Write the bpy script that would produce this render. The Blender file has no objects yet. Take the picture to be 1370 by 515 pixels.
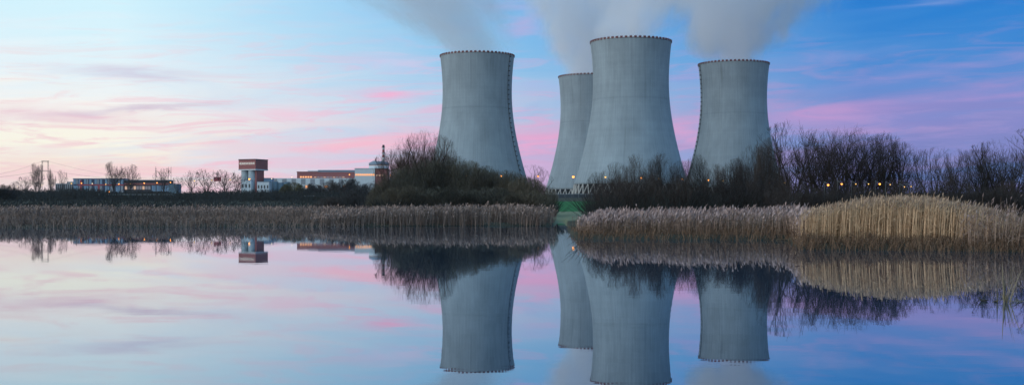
import bpy, bmesh, math, random
import numpy as np
from mathutils import Vector, Matrix

R = math.radians
scene = bpy.context.scene
F = 1570.0            # focal length of the photograph in its own pixels (width 1370)
HZ = 280.0            # horizon row
CX = 685.0            # centre column
EYE = 2.0             # camera height above the pond
HAZE = 0.000028        # density of the evening air

def lin(r, g, b):
    def c(v):
        v /= 255.0
        return v / 12.92 if v <= 0.04045 else ((v + 0.055) / 1.055) ** 2.4
    return (c(r), c(g), c(b), 1.0)

# ------------------------------------------------------------------ camera
cam_data = bpy.data.cameras.new('camera')
cam = bpy.data.objects.new('camera', cam_data)
scene.collection.objects.link(cam)
cam.location = (0, 0, EYE)
cam.rotation_euler = (R(90), 0, 0)
cam_data.sensor_width = 36.0
cam_data.lens = 36.0 * F / 1370.0
cam_data.shift_y = (HZ - 257.5) / 1370.0
cam_data.clip_start = 0.1
cam_data.clip_end = 40000
scene.camera = cam

# ------------------------------------------------------------------ render / exposure
scene.render.engine = 'CYCLES'
cy = scene.cycles
cy.use_denoising = True
try:
    cy.denoiser = 'OPENIMAGEDENOISE'
except Exception:
    pass
cy.use_adaptive_sampling = False
cy.max_bounces = 18
cy.diffuse_bounces = 2
cy.glossy_bounces = 3
cy.transmission_bounces = 2
cy.transparent_max_bounces = 8
cy.volume_bounces = 16
cy.volume_step_rate = 1.0
cy.volume_max_steps = 256
cy.sample_clamp_indirect = 4.0
scene.view_settings.view_transform = 'Standard'
scene.view_settings.look = 'None'
scene.view_settings.exposure = 0.0
scene.view_settings.gamma = 1.0
scene.view_settings.use_curve_mapping = False

# ------------------------------------------------------------------ world: dusk sky
SUN_AZ = -113.0       # compass angle from the view axis, negative = left
SUN_EL = 7.0
world = bpy.data.worlds.new('World')
scene.world = world
world.use_nodes = True
wn = world.node_tree.nodes
wl = world.node_tree.links
wn.clear()

class NT:
    """small helper for building math in a node tree"""
    def __init__(s, tree):
        s.t = tree; s.n = tree.nodes; s.l = tree.links
    def put(s, sock, v):
        if isinstance(v, bpy.types.NodeSocket): s.l.new(v, sock)
        elif v is not None: sock.default_value = v
    def m(s, op, a, b=None, c=None, clamp=False):
        n = s.n.new('ShaderNodeMath'); n.operation = op; n.use_clamp = clamp
        s.put(n.inputs[0], a)
        if b is not None: s.put(n.inputs[1], b)
        if c is not None: s.put(n.inputs[2], c)
        return n.outputs[0]
    def mr(s, v, a, b, c, d, smooth=False):
        n = s.n.new('ShaderNodeMapRange'); n.clamp = True
        if smooth: n.interpolation_type = 'SMOOTHSTEP'
        s.put(n.inputs[0], v)
        for i, q in enumerate((a, b, c, d)): s.put(n.inputs[i + 1], q)
        return n.outputs[0]
    def mix(s, f, a, b, mode='MIX'):
        n = s.n.new('ShaderNodeMix'); n.data_type = 'RGBA'; n.blend_type = mode
        s.put(n.inputs[0], f); s.put(n.inputs[6], a); s.put(n.inputs[7], b)
        return n.outputs[2]
    def xyz(s, x, y, z):
        n = s.n.new('ShaderNodeCombineXYZ')
        s.put(n.inputs[0], x); s.put(n.inputs[1], y); s.put(n.inputs[2], z)
        return n.outputs[0]
    def sep(s, v):
        n = s.n.new('ShaderNodeSeparateXYZ'); s.put(n.inputs[0], v)
        return n.outputs
    def noise(s, v, scale, detail=4, rough=0.5, dist=0.0):
        n = s.n.new('ShaderNodeTexNoise')
        s.put(n.inputs['Vector'], v)
        n.inputs['Scale'].default_value = scale
        n.inputs['Detail'].default_value = detail
        n.inputs['Roughness'].default_value = rough
        n.inputs['Distortion'].default_value = dist
        return n.outputs['Fac']
    def ramp(s, f, stops, mode='LINEAR'):
        n = s.n.new('ShaderNodeValToRGB'); cr = n.color_ramp; cr.interpolation = mode
        while len(cr.elements) < len(stops): cr.elements.new(0.5)
        for e, (p, c) in zip(cr.elements, stops):
            e.position = p; e.color = c
        s.put(n.inputs[0], f)
        return n.outputs[0]

w = NT(world.node_tree)
tc = wn.new('ShaderNodeTexCoord')
dx, dy, dz = w.sep(tc.outputs['Generated'])
az = w.m('ARCTAN2', dx, dy)                       # radians, 0 = view axis
el = w.m('MAXIMUM', w.m('ARCSINE', dz), 0.0)      # radians
side = w.mr(w.m('COSINE', w.m('SUBTRACT', az, R(SUN_AZ))), -0.64, 0.0, 0.0, 1.0)
# long thin streaks, the way a high cloud sheet looks low over the horizon
flow = w.xyz(w.m('MULTIPLY', az, 7.0), w.m('MULTIPLY', w.m('SUBTRACT', el, w.m('MULTIPLY', az, 0.055)), 62.0), 0.0)
st1 = w.noise(flow, 0.9, 6, 0.6, 1.2)
flow2 = w.xyz(w.m('MULTIPLY', az, 15.0), w.m('MULTIPLY', w.m('SUBTRACT', el, w.m('MULTIPLY', az, 0.03)), 120.0), 3.7)
st2 = w.noise(flow2, 0.75, 6, 0.6, 1.3)
warp = w.m('MULTIPLY', w.m('SUBTRACT', st1, 0.5), 0.065)
ew = w.m('MAXIMUM', w.m('ADD', el, w.m('MULTIPLY', warp, w.mr(el, 0.0, 0.05, 0.25, 1.0))), 0.0)
E = w.m('DIVIDE', w.m('MULTIPLY', ew, 180 / math.pi), 30.0, clamp=True)   # 0..1 over 30 degrees
def stops(lst): return [(d / 30.0, lin(*c)) for d, c in lst]
sunward = w.ramp(E, stops([(0.0, (214, 200, 214)), (1.0, (240, 216, 216)), (1.7, (252, 230, 216)), (2.9, (255, 249, 230)), (4.7, (252, 248, 242)),
                           (6.5, (232, 245, 250)), (8.4, (216, 243, 252)), (10.3, (204, 242, 254)), (15, (200, 234, 254)), (30, (196, 230, 252))]))
away = w.ramp(E, stops([(0.0, (112, 118, 178)), (1.5, (112, 122, 186)), (2.9, (120, 124, 192)), (4.2, (128, 128, 198)), (5.6, (92, 134, 206)),
                        (7.2, (54, 132, 208)), (9.0, (16, 122, 206)), (10.3, (6, 116, 204)), (15, (70, 150, 222)), (30, (130, 188, 240))]))
middle = w.ramp(E, stops([(0.0, (190, 174, 210)), (1.4, (214, 176, 212)), (2.9, (228, 172, 208)), (4.2, (198, 200, 226)), (5.4, (176, 206, 234)),
                          (7.2, (142, 196, 234)), (9.0, (130, 192, 236)), (10.3, (126, 188, 236)), (15, (150, 204, 242)), (30, (168, 214, 248))]))
base = w.mix(w.mr(side, 0.0, 0.45, 0.0, 1.0), away, middle)
base = w.mix(w.mr(side, 0.45, 0.88, 0.0, 1.0), base, sunward)
# the pink band is broken: open blue shows through in patches
pt = w.noise(w.xyz(w.m('MULTIPLY', az, 9.0), w.m('MULTIPLY', w.m('SUBTRACT', el, w.m('MULTIPLY', az, 0.04)), 55.0), 9.1), 0.55, 5, 0.6, 0.8)
open_col = w.ramp(side, [(0.0, lin(92, 130, 202)), (0.45, lin(172, 196, 230)), (0.8, lin(226, 232, 240)), (1.0, lin(250, 240, 228))])
base = w.mix(w.m('MULTIPLY', w.mr(pt, 0.48, 0.62, 0.0, 0.75, True), w.mr(el, R(6.5), R(5.0), 0.0, 1.0)), base, open_col)
# general veil of pink cirrus
cirrus_col = w.ramp(side, [(0.0, lin(148, 138, 202)), (0.45, lin(232, 178, 214)), (0.8, lin(248, 200, 212)), (1.0, lin(246, 208, 210))])
veil = w.m('MULTIPLY', w.mr(st2, 0.47, 0.66, 0.0, 0.72, True), w.mr(el, R(9.0), R(3.5), 0.12, 1.0))
base = w.mix(veil, base, cirrus_col)
# single clouds that can be told apart: direction, extent, tilt, colour
def A(px): return math.atan((px - CX) / F)
def EL(px, py): return math.atan((HZ - py) / F * math.cos(A(px)))
for (px, py, hw, hh, tilt, col, k) in [
    (80, 156, 85, 9, -0.02, (236, 196, 208), 0.95), (185, 147, 90, 4, 0.10, (212, 194, 212), 0.95), (185, 98, 85, 6, -0.04, (206, 206, 226), 0.85),
    (205, 228, 190, 6, 0.0, (248, 208, 208), 0.55), (60, 215, 110, 7, 0.0, (246, 216, 208), 0.5),
    (525, 125, 34, 6, 0.0, (244, 178, 212), 0.95), (520, 86, 46, 10, 0.0, (206, 204, 236), 0.7), (378, 152, 50, 9, 0.0, (244, 206, 222), 0.8),
    (470, 192, 120, 9, 0.10, (252, 186, 204), 0.8), (430, 217, 150, 7, 0.04, (246, 186, 206), 0.75), (320, 198, 60, 7, 0.0, (248, 206, 212), 0.6),
    (715, 190, 60, 16, 0.0, (238, 164, 206), 0.75), (715, 225, 60, 14, 0.0, (200, 176, 218), 0.6), (912, 176, 36, 13, 0.0, (236, 158, 206), 0.8),
    (700, 34, 26, 9, 0.25, (186, 170, 218), 0.7), (690, 7, 60, 5, 0.0, (178, 180, 228), 0.6), (720, 120, 40, 7, 0.0, (168, 176, 228), 0.5),
    (1090, 152, 85, 11, 0.03, (206, 150, 206), 0.85), (1170, 173, 100, 6, -0.02, (184, 146, 202), 0.6), (1270, 128, 170, 9, 0.10, (150, 138, 204), 0.7),
    (1240, 95, 190, 7, 0.13, (142, 142, 208), 0.6), (1330, 132, 80, 5, 0.10, (172, 140, 204), 0.6), (1245, 4, 60, 5, 0.12, (136, 160, 218), 0.5),
    (1110, 78, 90, 7, 0.08, (120, 150, 214), 0.5), (920, 105, 40, 9, 0.0, (140, 160, 220), 0.5)]:
    a0, e0 = A(px), EL(px, py)
    da = w.m('SUBTRACT', az, a0)
    u = w.m('DIVIDE', da, hw / F)
    v = w.m('DIVIDE', w.m('SUBTRACT', w.m('SUBTRACT', w.m('ADD', el, w.m('MULTIPLY', warp, 0.35)), e0), w.m('MULTIPLY', da, tilt)), hh / F)
    d2 = w.m('ADD', w.m('MULTIPLY', u, u), w.m('MULTIPLY', v, v))
    g = w.m('EXPONENT', w.m('MULTIPLY', d2, -0.9))
    g = w.m('MULTIPLY', g, w.mr(st2, 0.30, 0.62, 0.45 * k, 1.0 * k))
    base = w.mix(g, base, lin(*col))
nish = wn.new('ShaderNodeTexSky')
nish.sky_type = 'NISHITA'
nish.sun_disc = False
nish.sun_elevation = R(SUN_EL)
nish.sun_rotation = R(SUN_AZ)
nish.altitude = 500
bg1 = wn.new('ShaderNodeBackground'); bg1.inputs['Strength'].default_value = 0.003
wl.new(nish.outputs[0], bg1.inputs['Color'])
bg2 = wn.new('ShaderNodeBackground'); bg2.inputs['Strength'].default_value = 1.03
wl.new(base, bg2.inputs['Color'])
addw = wn.new('ShaderNodeAddShader')
wl.new(bg1.outputs[0], addw.inputs[0]); wl.new(bg2.outputs[0], addw.inputs[1])
wo = wn.new('ShaderNodeOutputWorld')
wl.new(addw.outputs[0], wo.inputs['Surface'])
world.cycles.sampling_method = 'MANUAL'
world.cycles.sample_map_resolution = 512

# ------------------------------------------------------------------ sun: the last wide glow of the sunset, from the left and behind
sd = bpy.data.lights.new('sun', 'SUN')
sd.energy = 1.6
sd.angle = R(25)
sd.color = (1.0, 0.93, 0.87)
sun = bpy.data.objects.new('sun', sd)
scene.collection.objects.link(sun)
to_sun = Vector((math.sin(R(SUN_AZ)) * math.cos(R(SUN_EL)), math.cos(R(SUN_AZ)) * math.cos(R(SUN_EL)), math.sin(R(SUN_EL))))
sun.rotation_euler = to_sun.to_track_quat('Z', 'Y').to_euler()
sun.location = (-200, -100, 200)

# ------------------------------------------------------------------ helpers
COL = scene.collection
def X(px, Y): return (px - CX) * Y / F
def Z(py, Y): return EYE + (HZ - py) * Y / F

def link(o, parent=None):
    COL.objects.link(o)
    if parent is not None: o.parent = parent
    return o
def tag(o, label, cat=None, group=None, kind=None):
    o['label'] = label
    if cat: o['category'] = cat
    if group: o['group'] = group
    if kind: o['kind'] = kind
    return o
def thing(name, label, cat, loc=(0, 0, 0), rz=0.0, group=None, scale=None):
    o = bpy.data.objects.new(name, None)
    o.location = loc; o.rotation_euler = (0, 0, rz); o.empty_display_size = 0.5
    if scale is not None: o.scale = scale
    link(o)
    return tag(o, label, cat, group)
def part(name, me, parent, mat=None, loc=None, rz=None):
    o = bpy.data.objects.new(name, me)
    if mat is not None and not me.materials: me.materials.append(mat)
    if loc is not None: o.location = loc
    if rz is not None: o.rotation_euler = (0, 0, rz)
    return link(o, parent)
def mesh_np(name, verts, faces_flat, nper, mat=None, attrs=None, smooth=False):
    """verts (n,3), faces_flat (m,nper)"""
    me = bpy.data.meshes.new(name)
    v = np.ascontiguousarray(verts, dtype=np.float32); f = np.ascontiguousarray(faces_flat, dtype=np.int32)
    me.vertices.add(len(v)); me.vertices.foreach_set('co', v.ravel())
    me.loops.add(f.size); me.loops.foreach_set('vertex_index', f.ravel())
    me.polygons.add(len(f))
    me.polygons.foreach_set('loop_start', np.arange(0, f.size, nper, dtype=np.int32))
    try: me.polygons.foreach_set('loop_total', np.full(len(f), nper, dtype=np.int32))
    except Exception: pass
    if attrs:
        for k, a in attrs.items():
            at = me.attributes.new(k, 'FLOAT', 'POINT')
            at.data.foreach_set('value', np.ascontiguousarray(a, dtype=np.float32))
    me.update(calc_edges=True)
    me.validate()
    if smooth: me.polygons.foreach_set('use_smooth', np.ones(len(f), dtype=bool))
    if mat is not None: me.materials.append(mat)
    return me
class MB:
    """collects shapes that make one mesh"""
    def __init__(s): s.v = []; s.f = []
    def box(s, x0, x1, y0, y1, z0, z1, bev=0.0):
        b = len(s.v)
        s.v += [(x, y, z) for z in (z0, z1) for y in (y0, y1) for x in (x0, x1)]
        s.f += [[b + i for i in q] for q in ((0, 2, 3, 1), (4, 5, 7, 6), (0, 1, 5, 4), (2, 6, 7, 3), (0, 4, 6, 2), (1, 3, 7, 5))]
        return s
    def bar(s, p, q, r0, r1=None, n=6):
        r1 = r0 if r1 is None else r1
        p = Vector(p); q = Vector(q); d = (q - p).normalized()
        a = d.orthogonal().normalized(); c = d.cross(a)
        b = len(s.v)
        for (o, r) in ((p, r0), (q, r1)):
            for i in range(n):
                t = 2 * math.pi * i / n
                s.v.append(tuple(o + a * (r * math.cos(t)) + c * (r * math.sin(t))))
        for i in range(n):
            j = (i + 1) % n
            s.f.append([b + i, b + j, b + n + j, b + n + i])
        s.f.append([b + i for i in range(n)][::-1]); s.f.append([b + n + i for i in range(n)])
        return s
    def lathe(s, prof, n=24, c=(0, 0), cap=True):
        b = len(s.v)
        for (r, z) in prof:
            for i in range(n):
                t = 2 * math.pi * i / n
                s.v.append((c[0] + r * math.cos(t), c[1] + r * math.sin(t), z))
        for k in range(len(prof) - 1):
            for i in range(n):
                j = (i + 1) % n
                s.f.append([b + k * n + i, b + k * n + j, b + (k + 1) * n + j, b + (k + 1) * n + i])
        if cap:
            s.f.append([b + i for i in range(n)][::-1]); s.f.append([b + (len(prof) - 1) * n + i for i in range(n)])
        return s
    def mesh(s, name, mat=None, smooth=False):
        me = bpy.data.meshes.new(name)
        me.from_pydata(s.v, [], s.f); me.update()
        if smooth:
            for p in me.polygons: p.use_smooth = len(p.vertices) == 4
        if mat is not None: me.materials.append(mat)
        return me

# ------------------------------------------------------------------ materials
MATS = {}
def new_mat(name):
    m = bpy.data.materials.new(name); m.use_nodes = True
    nt = NT(m.node_tree)
    bs = m.node_tree.nodes['Principled BSDF']
    MATS[name] = m
    return m, nt, bs
def paint(name, col, rough=0.7, var=0.25, scale=0.6, metal=0.0, spec=0.3):
    """a base colour broken up by weathering noise"""
    m, nt, bs = new_mat(name)
    t = nt.n.new('ShaderNodeTexCoord')
    n = nt.noise(t.outputs['Object'], scale, 5, 0.6)
    k = nt.mr(n, 0.25, 0.75, 1.0 - var, 1.0 + var * 0.6)
    c = nt.n.new('ShaderNodeVectorMath'); c.operation = 'SCALE'
    c.inputs[0].default_value = col[:3]; nt.l.new(k, c.inputs['Scale'])
    nt.l.new(c.outputs[0], bs.inputs['Base Color'])
    bs.inputs['Roughness'].default_value = rough
    bs.inputs['Metallic'].default_value = metal
    bs.inputs['Specular IOR Level'].default_value = spec
    return m
def glow(name, col, strength):
    m, nt, bs = new_mat(name)
    bs.inputs['Base Color'].default_value = (0.05, 0.05, 0.05, 1)
    bs.inputs['Emission Color'].default_value = (*col, 1)
    bs.inputs['Emission Strength'].default_value = strength
    m.cycles.emission_sampling = 'NONE'
    return m

# concrete of the cooling towers: rain streaks, lift bands, patches
def concrete(name, seed):
    m, nt, bs = new_mat(name)
    t = nt.n.new('ShaderNodeTexCoord')
    x, y, z = nt.sep(t.outputs['Object'])
    ang = nt.m('ARCTAN2', y, x)
    cxx = nt.m('COSINE', ang); sxx = nt.m('SINE', ang)
    st = nt.noise(nt.xyz(nt.m('MULTIPLY', cxx, 46.0), nt.m('MULTIPLY', sxx, 46.0), nt.m('MULTIPLY_ADD', z, 0.022, seed)), 1.0, 3, 0.6)
    st3 = nt.noise(nt.xyz(nt.m('MULTIPLY', cxx, 15.0), nt.m('MULTIPLY', sxx, 15.0), nt.m('MULTIPLY_ADD', z, 0.016, seed + 4)), 1.0, 4, 0.65)
    big = nt.noise(nt.xyz(nt.m('MULTIPLY', cxx, 2.2), nt.m('MULTIPLY', sxx, 2.2), nt.m('MULTIPLY_ADD', z, 0.035, seed)), 1.0, 4, 0.6)
    band = nt.noise(nt.xyz(0.0, seed, nt.m('MULTIPLY', z, 0.32)), 1.0, 2, 0.5)
    k = nt.m('ADD', nt.mr(st, 0.3, 0.7, -0.12, 0.09), nt.mr(big, 0.3, 0.7, -0.14, 0.12))
    k = nt.m('ADD', k, nt.mr(band, 0.3, 0.7, -0.03, 0.03))
    # dark runs that start under the rim and thin out downwards
    run = nt.m('MULTIPLY', nt.mr(st3, 0.52, 0.74, 0.0, 1.0), nt.mr(z, 60.0, 155.0, 0.15, 1.0))
    k = nt.m('SUBTRACT', nt.m('ADD', k, 1.0), nt.m('MULTIPLY', run, 0.26))
    # seam ring at mid height
    ring = nt.m('LESS_THAN', nt.m('ABSOLUTE', nt.m('SUBTRACT', z, 96.0)), 0.8)
    k = nt.m('SUBTRACT', k, nt.m('MULTIPLY', ring, 0.07))
    c = nt.n.new('ShaderNodeVectorMath'); c.operation = 'SCALE'
    c.inputs[0].default_value = (0.238, 0.30, 0.345); nt.l.new(k, c.inputs['Scale'])
    nt.l.new(c.outputs[0], bs.inputs['Base Color'])
    bs.inputs['Roughness'].default_value = 0.85
    bs.inputs['Specular IOR Level'].default_value = 0.2
    b = nt.n.new('ShaderNodeBump'); b.inputs['Strength'].default_value = 0.35; b.inputs['Distance'].default_value = 0.6
    nt.l.new(st, b.inputs['Height']); nt.l.new(b.outputs[0], bs.inputs['Normal'])
    return m

# ------------------------------------------------------------------ terrain
SH_T = [-180, -120, -90, -60, -40, -28, -24, -10, -2, 1.6, 2.05, 2.25, 2.55, 2.75, 3.2, 13.2, 13.75, 24, 30, 40, 60, 90, 120, 180]
SH_R = [3, 8, 40, 90, 125, 136, 140, 140, 143, 143, 146, 190, 190, 100, 79, 78, 60, 60, 52, 40, 24, 12, 6, 3]
def shore(th): return np.interp(th, SH_T, SH_R)
ZR = [(0, 0), (2, 0.32), (20, 0.5)]
def ground_z(x, y):
    r = np.hypot(x, y); th = np.degrees(np.arctan2(x, y))
    s = shore(th)
    d = r - s
    z = np.interp(d, [-30, -6, -1.5, 0, 2.0, 30, 200], [-2.0, -1.2, -0.25, 0.0, 0.28, 0.45, 0.7])
    hill = np.interp(r, [0, 300, 400, 600, 800, 950, 1060, 40000], [0, 0, 0.5, 4.9, 8.2, 11.6, 15.2, 15.8])
    # the hill belongs to the far side; it fades out beside and behind the camera
    k = np.interp(np.abs(th), [0, 60, 110, 180], [1, 1, 0.3, 0.15])
    return z + hill * k
def gz(x, y): return float(ground_z(np.array(x, float), np.array(y, float)))

th = np.concatenate([np.arange(-180, -28, 3.0), np.arange(-28, 28, 0.12), np.arange(28, 180.01, 3.0)])
rr = np.concatenate([np.arange(1.0, 40, 3.0), np.arange(40, 110, 1.0), np.arange(110, 220, 2.0), np.geomspace(220, 1200, 60), np.geomspace(1260, 4500, 12)])
TH, RR = np.meshgrid(np.radians(th), rr)
gx = RR * np.sin(TH); gy = RR * np.cos(TH)
gzv = ground_z(gx, gy)
rng = np.random.default_rng(5)
gzv = gzv + np.where(gzv > 0.3, rng.normal(0, 0.03, gzv.shape), 0)
nt_, nr_ = len(th), len(rr)
idx = np.arange(nr_ * nt_).reshape(nr_, nt_)
quads = np.stack([idx[:-1, :-1], idx[:-1, 1:], idx[1:, 1:], idx[1:, :-1]], -1).reshape(-1, 4)[:, ::-1]
m, nt, bs = new_mat('ground_grass')
t = nt.n.new('ShaderNodeTexCoord')
ox, oy, oz = nt.sep(t.outputs['Object'])
n1 = nt.noise(t.outputs['Object'], 0.05, 6, 0.6); n2 = nt.noise(t.outputs['Object'], 1.3, 5, 0.65)
c = nt.mix(nt.mr(n1, 0.35, 0.65, 0, 1), (0.030, 0.034, 0.024, 1), (0.060, 0.052, 0.036, 1))
# mown lawn strip and the pale dry meadow in front of it, seen between the bushes
inx = nt.m('MULTIPLY', nt.mr(nt.m('DIVIDE', ox, oy), 0.030, 0.036, 0, 1), nt.mr(nt.m('DIVIDE', ox, oy), 0.10, 0.11, 1, 0))
yy = nt.m('ADD', oy, nt.m('MULTIPLY', nt.m('SUBTRACT', n1, 0.5), 30.0))
lawn = nt.m('MULTIPLY', nt.m('MULTIPLY', nt.mr(yy, 395, 405, 0, 1), nt.mr(yy, 640, 660, 1, 0)), inx)
mead = nt.m('MULTIPLY', nt.m('MULTIPLY', nt.mr(yy, 150, 170, 0, 1), nt.mr(yy, 395, 405, 1, 0)), inx)
c = nt.mix(lawn, c, nt.mix(n2, (0.010, 0.085, 0.025, 1), (0.020, 0.14, 0.035, 1)))
c = nt.mix(mead, c, nt.mix(n2, (0.11, 0.13, 0.075, 1), (0.19, 0.20, 0.125, 1)))
nt.l.new(c, bs.inputs['Base Color']); bs.inputs['Roughness'].default_value = 0.95; bs.inputs['Specular IOR Level'].default_value = 0.1
b = nt.n.new('ShaderNodeBump'); b.inputs['Strength'].default_value = 0.6; b.inputs['Distance'].default_value = 0.2
nt.l.new(n2, b.inputs['Height']); nt.l.new(b.outputs[0], bs.inputs['Normal'])
g = link(bpy.data.objects.new('ground', mesh_np('ground', np.stack([gx, gy, gzv], -1).reshape(-1, 3), quads, 4, m, smooth=True)))
tag(g, 'dark grassy ground rising from the pond bank to the plant', kind='structure')

# ------------------------------------------------------------------ water
m, nt, bs = new_mat('water')
t = nt.n.new('ShaderNodeTexCoord')
mp = nt.n.new('ShaderNodeMapping'); mp.inputs['Scale'].default_value = (0.6, 1.0, 1.0)
nt.l.new(t.outputs['Object'], mp.inputs['Vector'])
w1 = nt.noise(mp.outputs[0], 1.1, 3, 0.5); w2 = nt.noise(mp.outputs[0], 0.06, 3, 0.5)
bp = nt.n.new('ShaderNodeBump'); bp.inputs['Distance'].default_value = 0.02
nt.l.new(nt.mr(w2, 0.35, 0.7, 0.02, 0.075), bp.inputs['Strength'])
nt.l.new(w1, bp.inputs['Height'])
gl = nt.n.new('ShaderNodeBsdfGlossy'); gl.inputs['Roughness'].default_value = 0.012
gl.inputs['Color'].default_value = (0.90, 0.955, 1.0, 1)
nt.l.new(bp.outputs[0], gl.inputs['Normal'])
df = nt.n.new('ShaderNodeBsdfDiffuse'); df.inputs['Color'].default_value = (0.006, 0.040, 0.085, 1)
fr = nt.n.new('ShaderNodeFresnel'); fr.inputs['IOR'].default_value = 1.36
mx = nt.n.new('ShaderNodeMixShader')
nt.l.new(nt.mr(fr.outputs[0], 0.0, 1.0, 0.34, 1.0), mx.inputs[0])
nt.l.new(df.outputs[0], mx.inputs[1]); nt.l.new(gl.outputs[0], mx.inputs[2])
out = nt.n['Material Output']; nt.l.new(mx.outputs[0], out.inputs['Surface']); nt.n.remove(bs)
a = np.radians(np.linspace(-180, 180, 181))[:-1]
ring = np.array([[math.sin(q) * 240, math.cos(q) * 240, 0] for q in a])
me = bpy.data.meshes.new('water'); me.from_pydata([tuple(v) for v in ring], [], [list(range(len(ring)))[::-1]]); me.update()
me.materials.append(MATS['water'])
tag(link(bpy.data.objects.new('water', me)), 'still mirror-like pond reflecting towers and pink sky', kind='structure')

# ------------------------------------------------------------------ cooling towers
BASE = 17.2
def tower_r(z):
    b = 93.0 if z < 115 else 105.0
    return 38.6 * math.sqrt(1 + ((z - 115) / b) ** 2)
marking_mat = paint('marking_red', (0.11, 0.022, 0.028), 0.6)
steel = paint('dark_steel', (0.05, 0.055, 0.065), 0.5, metal=0.3)
column_mat = paint('column_concrete', (0.42, 0.43, 0.42), 0.85, scale=0.3)
cavity = paint('cavity_shade', (0.02, 0.022, 0.026), 0.9)
basin_mat = paint('basin_concrete', (0.10, 0.11, 0.12), 0.9)
def lathe_shell():
    n = 144; zs = np.linspace(10.0, 155.0, 64)
    V = []; Fc = []
    outer = [(tower_r(z), z) for z in zs]
    inner = [(tower_r(z) - 0.9, z) for z in zs[::-1]]
    prof = outer + inner + [outer[0]]
    for (r, z) in prof[:-1]:
        for i in range(n):
            q = 2 * math.pi * i / n
            V.append((r * math.cos(q), r * math.sin(q), z))
    k = len(prof) - 1
    for a_ in range(k):
        b_ = (a_ + 1) % k
        for i in range(n):
            j = (i + 1) % n
            Fc.append([a_ * n + i, a_ * n + j, b_ * n + j, b_ * n + i])
    return V, Fc
SV, SF = lathe_shell()
def ring_mesh(name, mat, r_at, z0, z1, n, duty, proud, thick):
    """short curved blocks set round a ring (duty 1 = closed ring)"""
    mb = MB()
    for i in range(n):
        a0 = 2 * math.pi * i / n; a1 = a0 + 2 * math.pi / n * duty
        b = len(mb.v)
        for z in (z0, z1):
            for (a_, rr_) in ((a0, r_at - thick), (a1, r_at - thick), (a1, r_at + proud), (a0, r_at + proud)):
                mb.v.append((rr_ * math.cos(a_), rr_ * math.sin(a_), z))
        mb.f += [[b + q for q in f] for f in ((0, 3, 2, 1), (4, 5, 6, 7), (0, 1, 5, 4), (1, 2, 6, 5), (2, 3, 7, 6), (3, 0, 4, 7))]
    return mb.mesh(name, mat)
rim_red = ring_mesh('rim_marking', marking_mat, tower_r(155), 154.3, 156.3, 56, 0.52, 0.6, 0.5)
rim_ring = ring_mesh('rim', column_mat, tower_r(155), 154.6, 155.2, 112, 1.0, 0.35, 1.2)
NCOL = 44
rb, rt = tower_r(0) - 1.0, tower_r(10) - 0.5
da = math.pi / NCOL
col_meshes = []
for s in (-1, 1):
    mb = MB()
    mb.bar((rb, 0, -0.4), (rt * math.cos(s * da), rt * math.sin(s * da), 10.15), 0.62, 0.55, 8)
    col_meshes.append(mb.mesh('column', column_mat))
mb = MB(); mb.lathe([(rb + 3, -0.6), (rb + 3, 0.4), (rb + 2.4, 0.4), (rb + 2.4, -0.5)], 96, cap=False)
basin = mb.mesh('basin_wall', basin_mat)
mb = MB(); mb.lathe([(rb - 6, -0.5), (rb - 6, 11.5), (rb - 7, 13.0)], 72)  # near-black drum, its colour stands in for the shade behind the columns
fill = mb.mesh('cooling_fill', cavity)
def ladder_mesh(ang):
    mb = MB()
    ca, sa = math.cos(ang), math.sin(ang)
    zs = np.arange(12, 155.5, 2.6)
    tx, ty = -sa, ca
    prev = None
    for i, z in enumerate(zs):
        r = tower_r(z) + 0.15
        for s in (-1, 1):
            p = (r * ca + tx * s * 0.5, r * sa + ty * s * 0.5, z)
            if prev: mb.bar(prev[s], p, 0.14, n=4)
            if s == -1: keep = p
        prev = {-1: keep, 1: p}
        if i % 2 == 0:      # cage hoop / rest platform standing off the shell
            q0 = ((r - 0.2) * ca, (r - 0.2) * sa, z); q1 = ((r + 1.7) * ca, (r + 1.7) * sa, z)
            mb.bar(q0, q1, 0.75, 0.75, 4)
    return mb.mesh('ladder', steel)
for i, (px, Y, ladder, label) in enumerate([
        (638.5, 1310, R(-28), 'pale concrete cooling tower standing alone left, caged ladder down its right edge'),
        (844.0, 1201, None, 'largest concrete cooling tower, foremost in the middle, covering part of another'),
        (981.5, 1385, R(180 + 9), 'rightmost concrete cooling tower with ladder down its left edge'),
        (790.0, 1517, None, 'farthest concrete cooling tower, half hidden behind the largest one')]):
    rz0 = [0.4, 2.0, 3.3, 5.0][i]
    root = thing('cooling_tower', label, 'cooling tower', (X(px, Y), Y, BASE), rz0, 'hyperboloid cooling towers of the power plant')
    me = bpy.data.meshes.new('shell'); me.from_pydata(SV, [], SF); me.update()
    me.polygons.foreach_set('use_smooth', np.ones(len(me.polygons), dtype=bool))
    part('shell', me, root, concrete('shell_concrete_%d' % i, 7.3 * i))
    rim_o = part('rim', rim_ring, root); part('rim_marking', rim_red, rim_o)['kind'] = 'stuff'
    part('basin_wall', basin, root); part('cooling_fill', fill, root)
    if ladder is not None: part('ladder', ladder_mesh(ladder - rz0), root)
    for k in range(NCOL):
        for cm in col_meshes: part('column', cm, root, rz=2 * math.pi * k / NCOL)

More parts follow.
